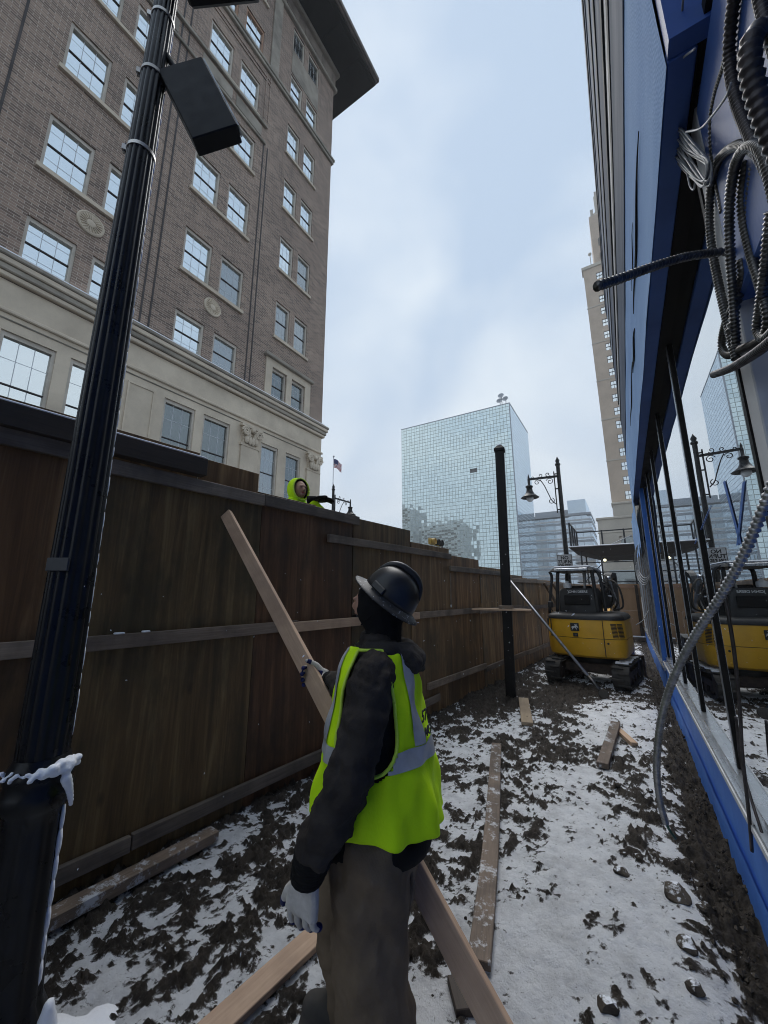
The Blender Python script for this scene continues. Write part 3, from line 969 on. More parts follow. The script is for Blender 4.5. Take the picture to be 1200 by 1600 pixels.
# end fence across the alley
end = thing('end_fence', 'tan plywood fence closing the far end of the path', 'fence', (-0.5, 16.6, 0))
for (x0, x1, z0, z1) in [(-1.5, -0.62, 0.02, 1.0), (-0.615, 0.42, 0.02, 1.0), (-1.5, -0.3, 1.005, 1.93), (-0.295, 0.42, 1.005, 1.93)]:
    mb = MB(); mb.ext(x0, x1, 16.6, 16.62, z0, z1); mb.build('panel', 'plywood_tan', end)
mb = MB(); mb.ext(-1.45, 0.42, 16.56, 16.597, 1.80, 1.88); mb.build('rail', 'window_frame_red', end)
mb = MB(); mb.ext(0.27, 0.36, 16.5, 16.595, 0.0, 1.9); mb.build('post', 'lumber_dark', end)
mb = MB(); mb.ext(-0.3, 0.4, 16.2, 16.55, 0.02, 0.14); mb.build('step', 'lumber_old', end)
mb = MB(); mb.ext(-0.3, 0.4, 16.2, 16.5, 0.141, 0.16); mb.build('snow', 'snow', end)

# ------------------------------------------------------------------ brick office building across the street
glass_mat('glass_dim', (0.85, 0.95, 0.97), 0.16, (0.055, 0.062, 0.064), 0.05, 0.06)  # dull dark panes; in the ground storey they imitate a reflected dark building
glass_mat('glass_curtain', (0.9, 0.97, 1.0), 0.25, (0.16, 0.175, 0.175), 0.05, 0.06)
US = 0.7
BX = -20 * US


def ub(mb_, y0, y1, z0, z1, o0, o1):
    """box on the facade: y along it, z up, o out of it (units measured off the facade, 0.7 m each)"""
    return mb_.ext(BX + o0 * US, BX + o1 * US, y0 * US, y1 * US, CAM_H + (z0 - CAM_H) * US, CAM_H + (z1 - CAM_H) * US)


def uz(z): return CAM_H + (z - CAM_H) * US


def wall_cells(mb_, ys_, zs_, openings, place, depth):
    """a wall face cut by rectangular openings, with reveals going in"""
    ys_ = sorted(set(ys_ + [v for o in openings for v in (o[0], o[1])]))
    zs_ = sorted(set(zs_ + [v for o in openings for v in (o[2], o[3])]))
    for a, b_ in zip(ys_, ys_[1:]):
        for c_, d_ in zip(zs_, zs_[1:]):
            my, mz = (a + b_) / 2, (c_ + d_) / 2
            if any(o[0] < my < o[1] and o[2] < mz < o[3] for o in openings):
                continue
            mb_.add([place(a, c_, 0), place(b_, c_, 0), place(b_, d_, 0), place(a, d_, 0)], [(0, 1, 2, 3)])
    for (a, b_, c_, d_) in openings:
        q = [(a, c_), (b_, c_), (b_, d_), (a, d_)]
        for (p_, r_) in zip(q, q[1:] + q[:1]):
            mb_.add([place(*p_, 0), place(*r_, 0), place(*r_, -depth), place(*p_, -depth)], [(0, 1, 2, 3)])


office = thing('office_building', 'brown brick office building with stone ground storey and deep overhanging cornice', 'building', (BX, 8.0, -0.14))
YC = 22.55
bays = [-3.05, 3.45, 9.92]
floors = [(15.1, 17.45), (20.1, 23.1), (25.9, 28.95), (31.65, 34.55), (37.2, 40.35), (43.5, 45.9), (48.9, 51.5)]
wins = []
for bi, b0 in enumerate(bays):
    for fi, (z0, z1) in enumerate(floors):
        for k, (a, b_) in enumerate([(b0, b0 + 1.78), (b0 + 2.42, b0 + 4.14)]):
            gl = 'glass_sky'
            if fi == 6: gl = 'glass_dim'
            if bi == 2 and k == 1 and fi < 2: gl = 'glass_curtain'
            wins.append((a, b_, z0, z1, gl, 'red' if (fi == 5 and bi == 2) else 'cream'))
for fi, (z0, z1) in enumerate(floors):
    for k, (a, b_) in enumerate([(17.0, 18.4), (18.92, 20.36)]):
        zz0, zz1 = (z0, z1) if fi else (14.95, 17.55)
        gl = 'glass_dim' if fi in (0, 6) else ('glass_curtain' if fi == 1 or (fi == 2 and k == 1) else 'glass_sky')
        wins.append((a, b_, zz0, zz1, gl, 'cream'))
base_wins = []
for bi, b0 in enumerate(bays):
    for k, (a, b_) in enumerate([(b0, b0 + 1.78), (b0 + 2.3, b0 + 4.1)]):
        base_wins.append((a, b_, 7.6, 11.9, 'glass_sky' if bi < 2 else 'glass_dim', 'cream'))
for (a, b_) in [(16.5, 18.0), (18.75, 20.25)]:
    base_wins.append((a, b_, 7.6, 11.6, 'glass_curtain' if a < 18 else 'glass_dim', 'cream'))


def up_(y, z, o): return (BX + o * US, y * US, uz(z))


mb = MB(); wall_cells(mb, [-9, YC], [14.0, 55.0], [w[:4] for w in wins], up_, 0.45)
mb.build('brick_wall', 'brick', office)
mb = MB(); wall_cells(mb, [-9, YC], [-0.9, 14.0], [w[:4] for w in base_wins], lambda y, z, o: up_(y, z, o + 0.03), 0.5)
mb.build('stone_wall', 'limestone', office)
mb = MB()
mb.add([up_(YC, -0.9, 0), up_(YC, -0.9, -30), up_(YC, 55, -30), up_(YC, 55, 0)], [(0, 1, 2, 3)])
mb.add([up_(-9, -0.9, 0), up_(-9, -0.9, -30), up_(-9, 55, -30), up_(-9, 55, 0)], [(0, 1, 2, 3)])
mb.add([up_(-9, -0.9, -30), up_(YC, -0.9, -30), up_(YC, 55, -30), up_(-9, 55, -30)], [(0, 1, 2, 3)])
mb.build('side_wall', 'brick', office)
mb = MB()
mb.add([up_(-8.9, -0.9, -0.9), up_(YC - .1, -0.9, -0.9), up_(YC - .1, 54, -0.9), up_(-8.9, 54, -0.9)], [(0, 1, 2, 3)])
mb.build('interior_partition', 'room_dark', office)

# one window mesh per size: cream box frame, dark meeting rail, grey glazing bars
WM = {}


def window_mesh(w, h, fr):
    key = (round(w, 2), round(h, 2), fr)
    if key in WM: return WM[key]
    mb_ = MB()
    f = 0.085
    mb_.cur = 0
    mb_.ext(-0.22, -0.05, -w / 2, -w / 2 + f, -h / 2, h / 2)
    mb_.ext(-0.22, -0.05, w / 2 - f, w / 2, -h / 2, h / 2)
    mb_.ext(-0.22, -0.05, -w / 2 + f, w / 2 - f, -h / 2, -h / 2 + f)
    mb_.ext(-0.22, -0.06, -w / 2 + f, w / 2 - f, h / 2 - f * 1.6, h / 2)
    mb_.cur = 1
    mb_.ext(-0.19, -0.11, -w / 2 + f, w / 2 - f, -0.022, 0.014)
    mb_.cur = 2
    iw, ih = w - 2 * f, h / 2
    for s_ in (-1, 1):
        for k in (1, 2):
            y = -iw / 2 + iw * k / 3
            z0, z1 = (0.022, h / 2 - f * 1.6) if s_ > 0 else (-h / 2 + f, -0.03)
            mb_.ext(-0.165, -0.145, y - 0.009, y + 0.009, z0, z1)
        z = s_ * h / 4
        mb_.ext(-0.163, -0.147, -iw / 2, iw / 2, z - 0.009, z + 0.009)
    me_ = mb_.mesh('window', ['window_frame_red' if fr == 'red' else 'window_frame', 'sash_dark', 'muntin_grey'])
    WM[key] = me_
    return me_


pm = {}
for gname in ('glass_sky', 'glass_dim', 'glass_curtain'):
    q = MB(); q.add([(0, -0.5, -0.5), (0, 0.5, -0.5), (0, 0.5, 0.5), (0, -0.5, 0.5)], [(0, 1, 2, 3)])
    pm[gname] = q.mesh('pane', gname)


def put_window(building, w, off=0.0):
    (a, b_, z0, z1, gl, fr) = w
    W_, H_ = (b_ - a) * US, (z1 - z0) * US
    c_ = Vector((BX + off, (a + b_) / 2 * US, (uz(z0) + uz(z1)) / 2))
    o = bpy.data.objects.new('window', window_mesh(W_, H_, fr)); link(o, building)
    o.location = c_
    f = 0.075
    iw = W_ - 2 * f
    for s_ in (-1, 1):
        for r_ in (0, 1):
            for k in range(3):
                zc = s_ * H_ / 8 + (H_ / 4 if (r_ == 1) else 0) * s_
                p = bpy.data.objects.new('pane', pm[gl]); COL.objects.link(p); p.parent = o
                p.location = (-0.15, -iw / 2 + iw * (k + 0.5) / 3, zc)
                p.scale = (1, iw / 3 - 0.004, H_ / 4 - 0.004)
                p.rotation_euler = (0, random.gauss(0, 0.006), random.gauss(0, 0.006))


for w in wins: put_window(office, w)
for w in base_wins: put_window(office, w, 0.02)

# sills under each pair
for b0 in bays:
    for (z0, z1) in floors[1:5] + floors[6:]:
        mb = MB(); ub(mb, b0 - 0.12, b0 + 4.26, z0 - 0.2, z0 + 0.02, -0.1, 0.16); mb.build('sill', 'limestone', office)
for (z0, z1) in floors[1:5]:
    mb = MB(); ub(mb, 16.88, 20.5, z0 - 0.2, z0 + 0.02, -0.1, 0.14); mb.build('sill', 'limestone', office)
# dark joints between the bays
for y in (1.95, 8.15, 8.6, 14.75, 15.12):
    mb = MB(); ub(mb, y, y + 0.09, 15.0, 35.3 if y > 14 else 42.4, 0.005, 0.03); mb.build('joint', 'sash_dark', office)
# ledge over the ground storey
for (z0, z1, o_, m_) in [(14.82, 15.02, 0.46, 'limestone_dirty'), (14.55, 14.82, 0.40, 'limestone'), (14.28, 14.55, 0.31, 'limestone_dirty'), (14.05, 14.28, 0.22, 'limestone'), (12.62, 12.8, 0.14, 'limestone'), (12.34, 12.42, 0.09, 'limestone_dirty')]:
    mb = MB(); ub(mb, -9, YC + o_, z0, z1, -3.0 if o_ > .2 else 0.0, o_); mb.build('ledge', m_, office, bevel=0.03)
mb = MB(); ub(mb, -9, YC - 0.1, 15.02, 15.07, 0.0, 0.42); mb.build('snow', 'snow', office)
# stone surround of the corner pair on the first floor
for (y0, y1, z0, z1) in [(16.42, 17.0, 15.02, 18.1), (18.4, 18.92, 15.02, 17.55), (20.36, 20.95, 15.02, 18.1), (17.0, 20.36, 17.55, 18.1)]:
    mb = MB(); ub(mb, y0, y1, z0, z1, 0.0, 0.09); mb.build('surround', 'limestone', office)
mb = MB(); ub(mb, 16.2, 21.15, 18.1, 18.35, 0.0, 0.32); mb.build('hood_mould', 'limestone_dirty', office, bevel=0.03)
# pilasters and capitals of the ground storey
for (y0, y1) in [(14.85, 16.2), (20.9, 22.3)]:
    mb = MB(); ub(mb, y0, y1, 0, 10.9, 0.03, 0.16); mb.build('pilaster', 'limestone', office, bevel=0.02)
    cap = MB()
    ub(cap, y0 - 0.08, y1 + 0.08, 10.85, 11.0, 0.03, 0.2)
    ub(cap, y0 - 0.16, y1 + 0.16, 12.1, 12.26, 0.03, 0.34)
    yc = (y0 + y1) / 2
    for k in range(7):
        t = k / 6
        wd = (y1 - y0) / 2 * (0.86 + 0.2 * t * t)
        ub(cap, yc - wd, yc + wd, 11.0 + t * 0.95, 11.0 + (t + 1 / 6) * 0.95, 0.03, 0.17 + 0.1 * t * t)
    for s_ in (-1, 1):
        sp = []
        for k in range(26):
            a = k / 25 * 4.2 * math.pi
            r_ = 0.30 * (1 - k / 30)
            sp.append(up_(yc + s_ * ((y1 - y0) / 2 - 0.16 + r_ * math.cos(a)), 11.78 + r_ * math.sin(a), 0.36))
        cap.tube(sp, 0.05, 6)
        for j, (dy, dz) in enumerate([(0.12, 11.25), (0.38, 11.3), (0.25, 11.62)]):
            cap.sphere(up_(yc + s_ * dy, dz, 0.27), 0.14, 8, 6, 0.6, 0.8, 1.5)
    cap.sphere(up_(yc, 11.95, 0.34), 0.13, 8, 6)
    cap.build('capital', 'limestone', office)
# recessed stone panels between the base windows
for (y0, y1) in [(8.1, 9.4), (7.75, 8.0), (1.9, 3.0)]:
    mb = MB()
    for (a, b_, c_, d_) in [(y0, y1, 11.9, 11.98), (y0, y0 + .08, 8, 11.9), (y1 - .08, y1, 8, 11.9)]:
        ub(mb, a, b_, c_, d_, 0.03, 0.075)
    mb.build('stone_panel', 'limestone', office)
# round medallions
for y in (-1.0, 5.55, 12.05):
    c_ = up_(y, 18.93, 0)
    rot = Matrix.Rotation(R(90), 3, 'Y')
    mb = MB(); mb.lathe([(0.0, 0.0), (0.40, 0.0), (0.40, 0.06), (0.36, 0.085), (0.32, 0.06), (0.15, 0.05), (0.12, 0.085), (0.0, 0.10)], 40, c_, flute=None, rot=rot)
    for k in range(20):
        a = k / 20 * 2 * math.pi
        mb.bar((c_[0] + 0.075, c_[1] + 0.14 * math.cos(a), c_[2] + 0.14 * math.sin(a)), (c_[0] + 0.072, c_[1] + 0.32 * math.cos(a), c_[2] + 0.32 * math.sin(a)), 0.03, 0.02)
    mb.build('medallion', 'limestone', office)
# belt courses, spandrel band, upper pilaster, frieze, eave
mb = MB(); ub(mb, -9, YC + 0.2, 42.45, 42.75, -2, 0.2); ub(mb, -9, YC + 0.28, 42.75, 43.0, -2, 0.28); mb.build('belt_course', 'limestone_dirty', office, bevel=0.03)
for (z0, z1, o_) in [(36.85, 37.08, 0.2), (35.25, 35.45, 0.16)]:
    mb = MB(); ub(mb, -9, 14.9, z0, z1, 0, o_); mb.build('belt_course', 'limestone_dirty', office, bevel=0.02)
for (y0, y1) in [(9.6, 11.9), (12.2, 14.5), (3.1, 5.4), (5.7, 8.0)]:
    mb = MB(); ub(mb, y0, y1, 35.65, 36.65, 0, 0.07); mb.build('spandrel_panel', 'limestone_dirty', office, bevel=0.03)
for (y0, y1) in [(14.75, 15.6), (8.2, 9.0), (1.7, 2.5)]:
    mb = MB(); ub(mb, y0, y1, 43.0, 51.8, 0, 0.14); mb.build('upper_pilaster', 'limestone_dirty', office, bevel=0.02)
for (y0, y1) in [(14.55, 14.68), (14.95, 15.06)]:
    mb = MB(); ub(mb, y0, y1, 37.1, 41.9 + (y0 - 14.55), 0, 0.05); mb.build('brick_band', 'brick', office)
for z in (41.4, 41.8):
    mb = MB(); ub(mb, -9, 15.06, z, z + 0.12, 0, 0.06); mb.build('brick_band', 'brick', office)
mb = MB(); ub(mb, 17.0, 20.36, 46.1, 48.75, -0.02, 0.04); mb.build('spandrel_panel', 'limestone_dirty', office)
mb = MB(); ub(mb, -9, YC + 0.3, 51.75, 52.15, -2, 0.3); mb.build('frieze_moulding', 'limestone_dirty', office, bevel=0.04)
mb = MB(); ub(mb, -9, YC + 0.12, 52.15, 53.9, -2, 0.12); mb.build('frieze', 'terracotta_frieze', office)
for k in range(14):
    y = 22.0 - k * 2.3
    mb = MB(); ub(mb, y - 1.5, y, 52.45, 53.6, 0.12, 0.2); mb.build('frieze_panel', 'terracotta_frieze', office, bevel=0.06)
mb = MB(); ub(mb, -9, YC + 0.45, 53.9, 54.35, -2, 0.45); mb.build('frieze_moulding', 'limestone_dirty', office, bevel=0.05)
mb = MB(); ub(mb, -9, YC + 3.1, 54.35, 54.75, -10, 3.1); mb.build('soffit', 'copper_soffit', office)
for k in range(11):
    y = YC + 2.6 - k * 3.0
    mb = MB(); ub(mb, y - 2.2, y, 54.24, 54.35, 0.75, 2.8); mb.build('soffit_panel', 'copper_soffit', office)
mb = MB(); ub(mb, -9, YC + 3.25, 54.75, 54.95, -10, 3.25); ub(mb, -9, YC + 3.4, 54.95, 55.5, -10, 3.4); mb.build('eave', 'eave_metal', office, bevel=0.04)

# ------------------------------------------------------------------ mirror-glass tower
tower = thing('glass_tower', 'tall mirror-glass office tower with a fine square pane grid', 'building', (-57, 168, -0.14))
T0, T1, TY, TD, TH = -82.9, -32.4, 150.0, 35.0, 77.2
mb = MB(); mb.add([(T0, TY, -0.14), (T1, TY, -0.14), (T1, TY, TH), (T0, TY, TH)], [(0, 1, 2, 3)]); mb.build('front_curtain_wall', 'tower_glass_front', tower)
mb = MB(); mb.add([(T1, TY, -0.14), (T1, TY + TD, -0.14), (T1, TY + TD, TH), (T1, TY, TH)], [(0, 1, 2, 3)]); mb.build('side_curtain_wall', 'tower_glass_side', tower)
mb = MB()
mb.add([(T0, TY, -0.14), (T0, TY + TD, -0.14), (T0, TY + TD, TH), (T0, TY, TH)], [(0, 1, 2, 3)])
mb.add([(T0, TY + TD, -0.14), (T1, TY + TD, -0.14), (T1, TY + TD, TH), (T0, TY + TD, TH)], [(0, 1, 2, 3)])
mb.build('rear_curtain_wall', 'tower_glass_side', tower)
mb = MB(); mb.add([(T0, TY, TH), (T1, TY, TH), (T1, TY + TD, TH), (T0, TY + TD, TH)], [(0, 1, 2, 3)]); mb.build('roof', 'concrete', tower)
mb = MB()
mb.ext(T1 - 0.25, T1 + 0.12, TY - 0.12, TY + 0.2, 0, TH + 0.2)
mb.ext(T0 - 0.1, T1 + 0.12, TY - 0.12, TY + 0.2, TH, TH + 0.35)
mb.ext(T1 - 0.2, T1 + 0.12, TY, TY + TD, TH, TH + 0.35)
mb.build('edge_trim', 'stud_grey', tower)
mb = MB(); mb.ext(-50.3, -47.2, TY - 0.06, TY + 0.1, 50.4, 52.1); mb.build('dark_pane', 'alu_dark', tower)
ant = MB()
for (dx, dy, h) in [(-3.4, 2, 5), (-2.2, 4, 4.2), (-4.4, 3, 3.4)]:
    ant.bar((T1 + dx, TY + dy, TH), (T1 + dx, TY + dy, TH + h), 0.25, 0.25)
    ant.lathe([(0.05, 0.0), (0.9, 0.35), (1.25, 0.8), (1.2, 0.85), (0.05, 0.2)], 14, (T1 + dx, TY + dy - 0.4, TH + h - 0.4), rot=Matrix.Rotation(R(70), 3, 'X'))
ant.build('antenna', 'stud_grey', tower)

# two blocks behind the camera's left that the tower mirrors
for (x0, x1, y0, y1, h, lab) in [(-150, -112, -40, -4, 59, 'grey office block mirrored low in the glass tower, broader one'), (-185, -158, -30, -2, 76, 'grey office block mirrored at the left edge of the glass tower')]:
    blk = thing('office_block', lab, 'building', ((x0 + x1) / 2, (y0 + y1) / 2, -0.14), group='blocks mirrored in the tower')
    mb = MB(); mb.ext(x0, x1, y0, y1, -0.14, h); mb.build('wall', 'stud_grey', blk)
    mb = MB(); mb.ext(x0 + 6, x1 - 6, y0 + 4, y1 - 4, h, h + 4); mb.build('roof_plant', 'stud_grey', blk)
    for k in range(int(h / 4)):
        mb = MB(); mb.ext(x0 + 1, x1 - 1, y1 - 0.1, y1 + 0.15, 2 + k * 4, 4 + k * 4); mb.build('window_band', 'alu_dark', blk)

# ------------------------------------------------------------------ banded blue-glass block far behind
blk = thing('banded_office_block', 'pale blue banded glass office block right of the glass tower', 'building', (-23, 215, -0.14))
mb = MB(); mb.ext(-40, -10.2, 200, 232, -0.14, 36.5); mb.build('curtain_wall', 'glass_band', blk)
mb = MB(); mb.ext(-35.2, -12.5, 203, 230, 36.5, 40.9); mb.build('upper_storey', 'stud_grey', blk)
mb = MB(); mb.ext(-19.8, -12.0, 201, 228, 36.5, 45.0); mb.build('roof_penthouse', 'glass_band', blk)
for k in range(9):
    z = 34.6 - k * 4.3
    mb = MB(); mb.ext(-40.1, -10.1, 199.8, 232.1, z, z + 0.75); mb.build('floor_band', 'alu_white', blk)
for k in range(8):
    z = 37.3 - k * 4.3
    mb = MB(); mb.ext(-40.05, -10.15, 199.9, 232.05, z, z + 1.1); mb.build('spandrel', 'stud_grey', blk)
for k in range(10):
    x = -39 + k * 3.1
    mb = MB(); mb.ext(x, x + 0.15, 199.85, 200.2, 0, 36.5); mb.build('mullion', 'stud_grey', blk)

# ------------------------------------------------------------------ tall tan stepped tower
tan = thing('stepped_tower', 'slender tan stone skyscraper with stepped top, half hidden by the blue wall', 'building', (12, 132, -0.14))
TXL, TYF = -0.75, 120.0
wo = []
for k in range(18):
    z0 = 26.2 + k * 4.08
    for x in (2.55, 6.2, 11, 15):
        wo.append((x, x + 1.75, z0, z0 + 2.25))


def tp(x, z, o): return (x, TYF - o, z)


mb = MB(); wall_cells(mb, [TXL, 24], [23.6, 100.6], wo, tp, 0.4); mb.build('wall', 'tan_brick', tan)
mb = MB(); mb.add([(TXL, TYF, 0), (TXL, TYF + 24, 0), (TXL, TYF + 24, 100.6), (TXL, TYF, 100.6)], [(0, 1, 2, 3)])
mb.add([(TXL, TYF, 100.6), (24, TYF, 100.6), (24, TYF + 24, 100.6), (TXL, TYF + 24, 100.6)], [(0, 1, 2, 3)])
mb.add([(TXL + .2, TYF + .9, 0), (24, TYF + .9, 0), (24, TYF + .9, 100), (TXL + .2, TYF + .9, 100)], [(0, 1, 2, 3)])
mb.build('side_wall', 'tan_brick', tan)
wf = MB()
wf.cur = 0; wf.add([(-0.87, 0.25, -1.12), (0.87, 0.25, -1.12), (0.87, 0.25, 1.12), (-0.87, 0.25, 1.12)], [(0, 1, 2, 3)])
wf.cur = 1
for (a, b_, c_, d_) in [(-0.87, 0.87, -0.07, 0.07), (-0.05, 0.05, -1.12, 1.12), (-0.87, -0.74, -1.12, 1.12), (0.74, 0.87, -1.12, 1.12)]:
    wf.ext(a, b_, 0.12, 0.22, c_, d_)
tan_win = wf.mesh('window', ['glass_sky', 'sash_dark'])
for (a, b_, c_, d_) in wo[:]:
    if a > 8: continue
    o = bpy.data.objects.new('window', tan_win); link(o, tan); o.location = ((a + b_) / 2, TYF, (c_ + d_) / 2)
for k in range(6):
    z = 25.2 + k * 12.24
    mb = MB(); mb.ext(TXL - 0.1, 24, TYF - 0.12, TYF + 0.3, z, z + 0.3); mb.build('string_course', 'tan_stone', tan)
mb = MB(); mb.ext(TXL - 0.4, 24, TYF - 0.35, TYF + 3, 100.1, 101.2); mb.build('parapet', 'tan_stone', tan, bevel=0.1)
mb = MB(); mb.ext(2.6, 22, TYF + 1.5, TYF + 20, 101.2, 120); mb.build('upper_tier', 'tan_brick', tan)
for k in range(2):
    mb = MB()
    mb.prism([(4.3, 103 + k * 5.2), (5.6, 103 + k * 5.2), (5.6, 105.2 + k * 5.2), (4.95, 106.2 + k * 5.2), (4.3, 105.2 + k * 5.2)], lambda u, v, d: (u, d, v), TYF + 1.2, TYF + 1.6)
    mb.build('arched_window', 'sash_dark', tan)
mb = MB()
mb.add([(2.6, TYF + 1.5, 120), (22, TYF + 1.5, 120), (22, TYF + 20, 120), (2.6, TYF + 20, 120), (6, TYF + 4, 124), (18, TYF + 4, 124), (18, TYF + 16, 124), (6, TYF + 16, 124)], [(0, 1, 5, 4), (1, 2, 6, 5), (2, 3, 7, 6), (3, 0, 4, 7), (4, 5, 6, 7)])
mb.ext(4.6, 5.8, TYF + 2, TYF + 3.2, 120, 127.5); mb.ext(4.9, 5.5, TYF + 2.3, TYF + 2.9, 127.5, 129.5)
mb.ext(3.2, 4.0, TYF + 1.5, TYF + 2.3, 120, 122.5)
mb.build('crown', 'tan_stone', tan)
mb = MB(); mb.sphere((1.6, TYF - 0.2, 105.0), 0.5, 10, 8); mb.bar((1.6, TYF - 0.2, 101), (1.6, TYF - 0.2, 104.7), 0.2, 0.2); mb.build('finial', 'tan_stone', tan)
# stone podium with its arch
mb = MB(); wall_cells(mb, [-4.6, 24], [-0.14, 20.6], [(0.0, 4.4, 9.5, 16.0)], lambda x, z, o: (x, TYF - 3 - o, z), 0.9); mb.build('podium_wall', 'tan_stone', tan)
mb = MB(); mb.ext(-4.6, -4.5, TYF - 2.95, TYF + 20, -0.14, 20.6); mb.build('podium_side', 'tan_stone', tan)
mb = MB(); mb.ext(-0.6, 24, TYF - 2.9, TYF + 3, 20.6, 24.4); mb.build('podium_attic', 'tan_stone', tan)
mb = MB(); mb.ext(-4.9, 24, TYF - 3.3, TYF, 20.6, 21.2); mb.ext(-0.9, 24, TYF - 3.2, TYF + 1, 24.4, 25.0); mb.ext(-4.8, 24, TYF - 3.15, TYF - 2.9, 16.9, 17.3); mb.build('cornice', 'tan_stone', tan, bevel=0.1)
arch = []
for k in range(13):
    a = math.pi * k / 12
    arch.append((2.2 + 2.2 * math.cos(a), 13.6 + 2.2 * math.sin(a)))
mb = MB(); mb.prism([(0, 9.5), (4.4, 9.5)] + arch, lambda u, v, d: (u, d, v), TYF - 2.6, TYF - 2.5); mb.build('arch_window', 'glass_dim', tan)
mb = MB()
ro = [(2.2 + 2.75 * math.cos(math.pi * k / 16), 13.6 + 2.75 * math.sin(math.pi * k / 16)) for k in range(17)]
ri = [(2.2 + 2.15 * math.cos(math.pi * k / 16), 13.6 + 2.15 * math.sin(math.pi * k / 16)) for k in range(17)]
for k in range(16):
    mb.prism([ro[k], ro[k + 1], ri[k + 1], ri[k]], lambda u, v, d: (u, d, v), TYF - 3.25, TYF - 2.9)
mb.build('arch_ring', 'tan_stone', tan)
mb = MB(); mb.ext(-1.9, -0.8, TYF - 3.08, TYF - 2.9, 9.2, 13.0); mb.build('side_window', 'sash_dark', tan)
mb = MB(); mb.ext(-3.0, 7, TYF - 3.1, TYF - 2.9, 0.5, 7.2); mb.build('shop_window', 'glass_dim', tan)

# ------------------------------------------------------------------ storefront under construction, right
shop = thing('storefront_building', 'unfinished storefront building with blue membrane, dark mullions and big mirror-like windows', 'building', (0.6, 5.0, 0))
GXP = 0.455
mb = MB(); mb.ext(0.52, 14, -7, 9.1, -0.1, 7.9); mb.ext(0.52, 14, 9.1, 16.9, -0.1, 3.6); mb.build('core_wall', 'room_dark', shop)


def wavy_sheet(y0, y1, z0, z1, x, amp, ny_=60, nz_=14, seed=1, jag=0.0):
    mb_ = MB(); rows = []
    for j in range(nz_ + 1):
        r_ = []
        for i in range(ny_ + 1):
            y = y0 + (y1 - y0) * i / ny_; z = z0 + (z1 - z0) * j / nz_
            n_ = mnoise.noise(Vector((y * 1.3, z * 2.1, seed))) + 0.5 * mnoise.noise(Vector((y * 3.7, z * 4.1, seed + 9)))
            zz = z + (jag * mnoise.noise(Vector((y * 2.2, seed, 3))) if j == 0 else 0)
            r_.append((x + amp * n_, y, zz))
        rows.append(r_)
    base = len(mb_.v)
    for r_ in rows: mb_.v += r_
    n = ny_ + 1
    for j in range(nz_):
        for i in range(ny_):
            mb_.f.append((j * n + i, j * n + i + 1, (j + 1) * n + i + 1, (j + 1) * n + i)); mb_.mi.append(0)
    return mb_


o = wavy_sheet(-0.6, 8.0, -0.06, 0.575, 0.412, 0.006, 130, 14, 2, 0.03).build('base_membrane', 'blue_membrane', shop, smooth=True)
sm_ = o.modifiers.new('thick', 'SOLIDIFY'); sm_.thickness = 0.006
wavy_sheet(8.0, 16.5, -0.06, 0.42, 0.40, 0.01, 90, 8, 5, 0.03).build('base_membrane', 'blue_membrane', shop, smooth=True)
# loose lower flap of the membrane
mb = wavy_sheet(2.6, 7.7, -0.05, 0.22, 0.392, 0.008, 90, 6, 8, 0.04); o = mb.build('membrane_flap', 'blue_membrane', shop, smooth=True)
mb = MB(); mb.ext(0.385, 0.50, 1.45, 7.9, 0.575, 0.600); mb.build('sill', 'alu_silver', shop, bevel=0.003)
mb = MB(); mb.ext(0.415, 0.50, 1.45, 7.9, 0.601, 0.650); mb.build('sill_rail', 'alu_silver', shop, bevel=0.003)
mb = MB(); mb.ext(0.376, 0.384, 1.45, 7.9, 0.560, 0.590); mb.build('sill_lip', 'alu_white', shop)
ybs = [1.60, 3.20, 4.48, 5.68, 6.80, 7.72]
for a, b_ in zip(ybs, ybs[1:]):
    mb = MB(); mb.ext(GXP, GXP + 0.012, a, b_, 0.64, 3.42)
    mb.build('pane', 'glass_store', shop)
for k, y in enumerate(ybs):
    if k == 0: continue
    mb = MB(); mb.ext(0.440, GXP + 0.004, y - 0.028, y + 0.028, 0.65, 3.40); mb.build('mullion', 'alu_black', shop, bevel=0.003)
    mb = MB(); mb.ext(0.4365, 0.4397, y - 0.012, y + 0.028, 0.65, 3.40); mb.build('mullion_edge', 'alu_silver', shop)
mb = MB(); mb.ext(0.405, 0.50, 1.52, 1.62, 0.65, 3.40); mb.build('jamb', 'alu_white', shop, bevel=0.004)
mb = MB(); mb.ext(0.400, 0.43, 1.622, 1.65, 0.65, 3.40); mb.build('jamb_gasket', 'alu_black', shop)
mb = MB(); mb.ext(0.395, 0.50, 1.2, 7.8, 3.395, 3.44); mb.build('head_rail', 'alu_black', shop)
# soffit and tarp-wrapped fascia that overhang the windows
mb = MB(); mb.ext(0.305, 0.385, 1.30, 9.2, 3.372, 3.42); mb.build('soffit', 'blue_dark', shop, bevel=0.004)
mb = MB(); mb.ext(0.375, 0.398, 1.25, 9.2, 3.40, 3.43); mb.build('soffit_joint', 'alu_black', shop)
o = wavy_sheet(1.30, 9.25, 3.36, 4.46, 0.300, 0.004, 120, 16, 4, 0.0).build('tarp', 'blue_tarp', shop, smooth=True)
for (y0, y1, z, t) in [(1.9, 3.4, 3.86, .012), (3.5, 4.3, 3.80, .018), (4.2, 6.0, 3.88, .010), (2.6, 3.3, 4.0, .006)]:
    mb = MB(); pts = [Vector((0.2935, y0 + (y1 - y0) * k / 10, z + 0.03 * math.sin(k * 0.9))) for k in range(11)]
    mb.tube(pts, [t * (0.3 + 0.7 * math.sin(math.pi * k / 10)) * 0.6 for k in range(11)], 5); mb.build('tear', 'alu_black', shop)
mb = MB(); mb.ext(0.305, 0.60, 1.24, 1.299, 3.38, 4.46); mb.build('fascia_end', 'blue_dark', shop)
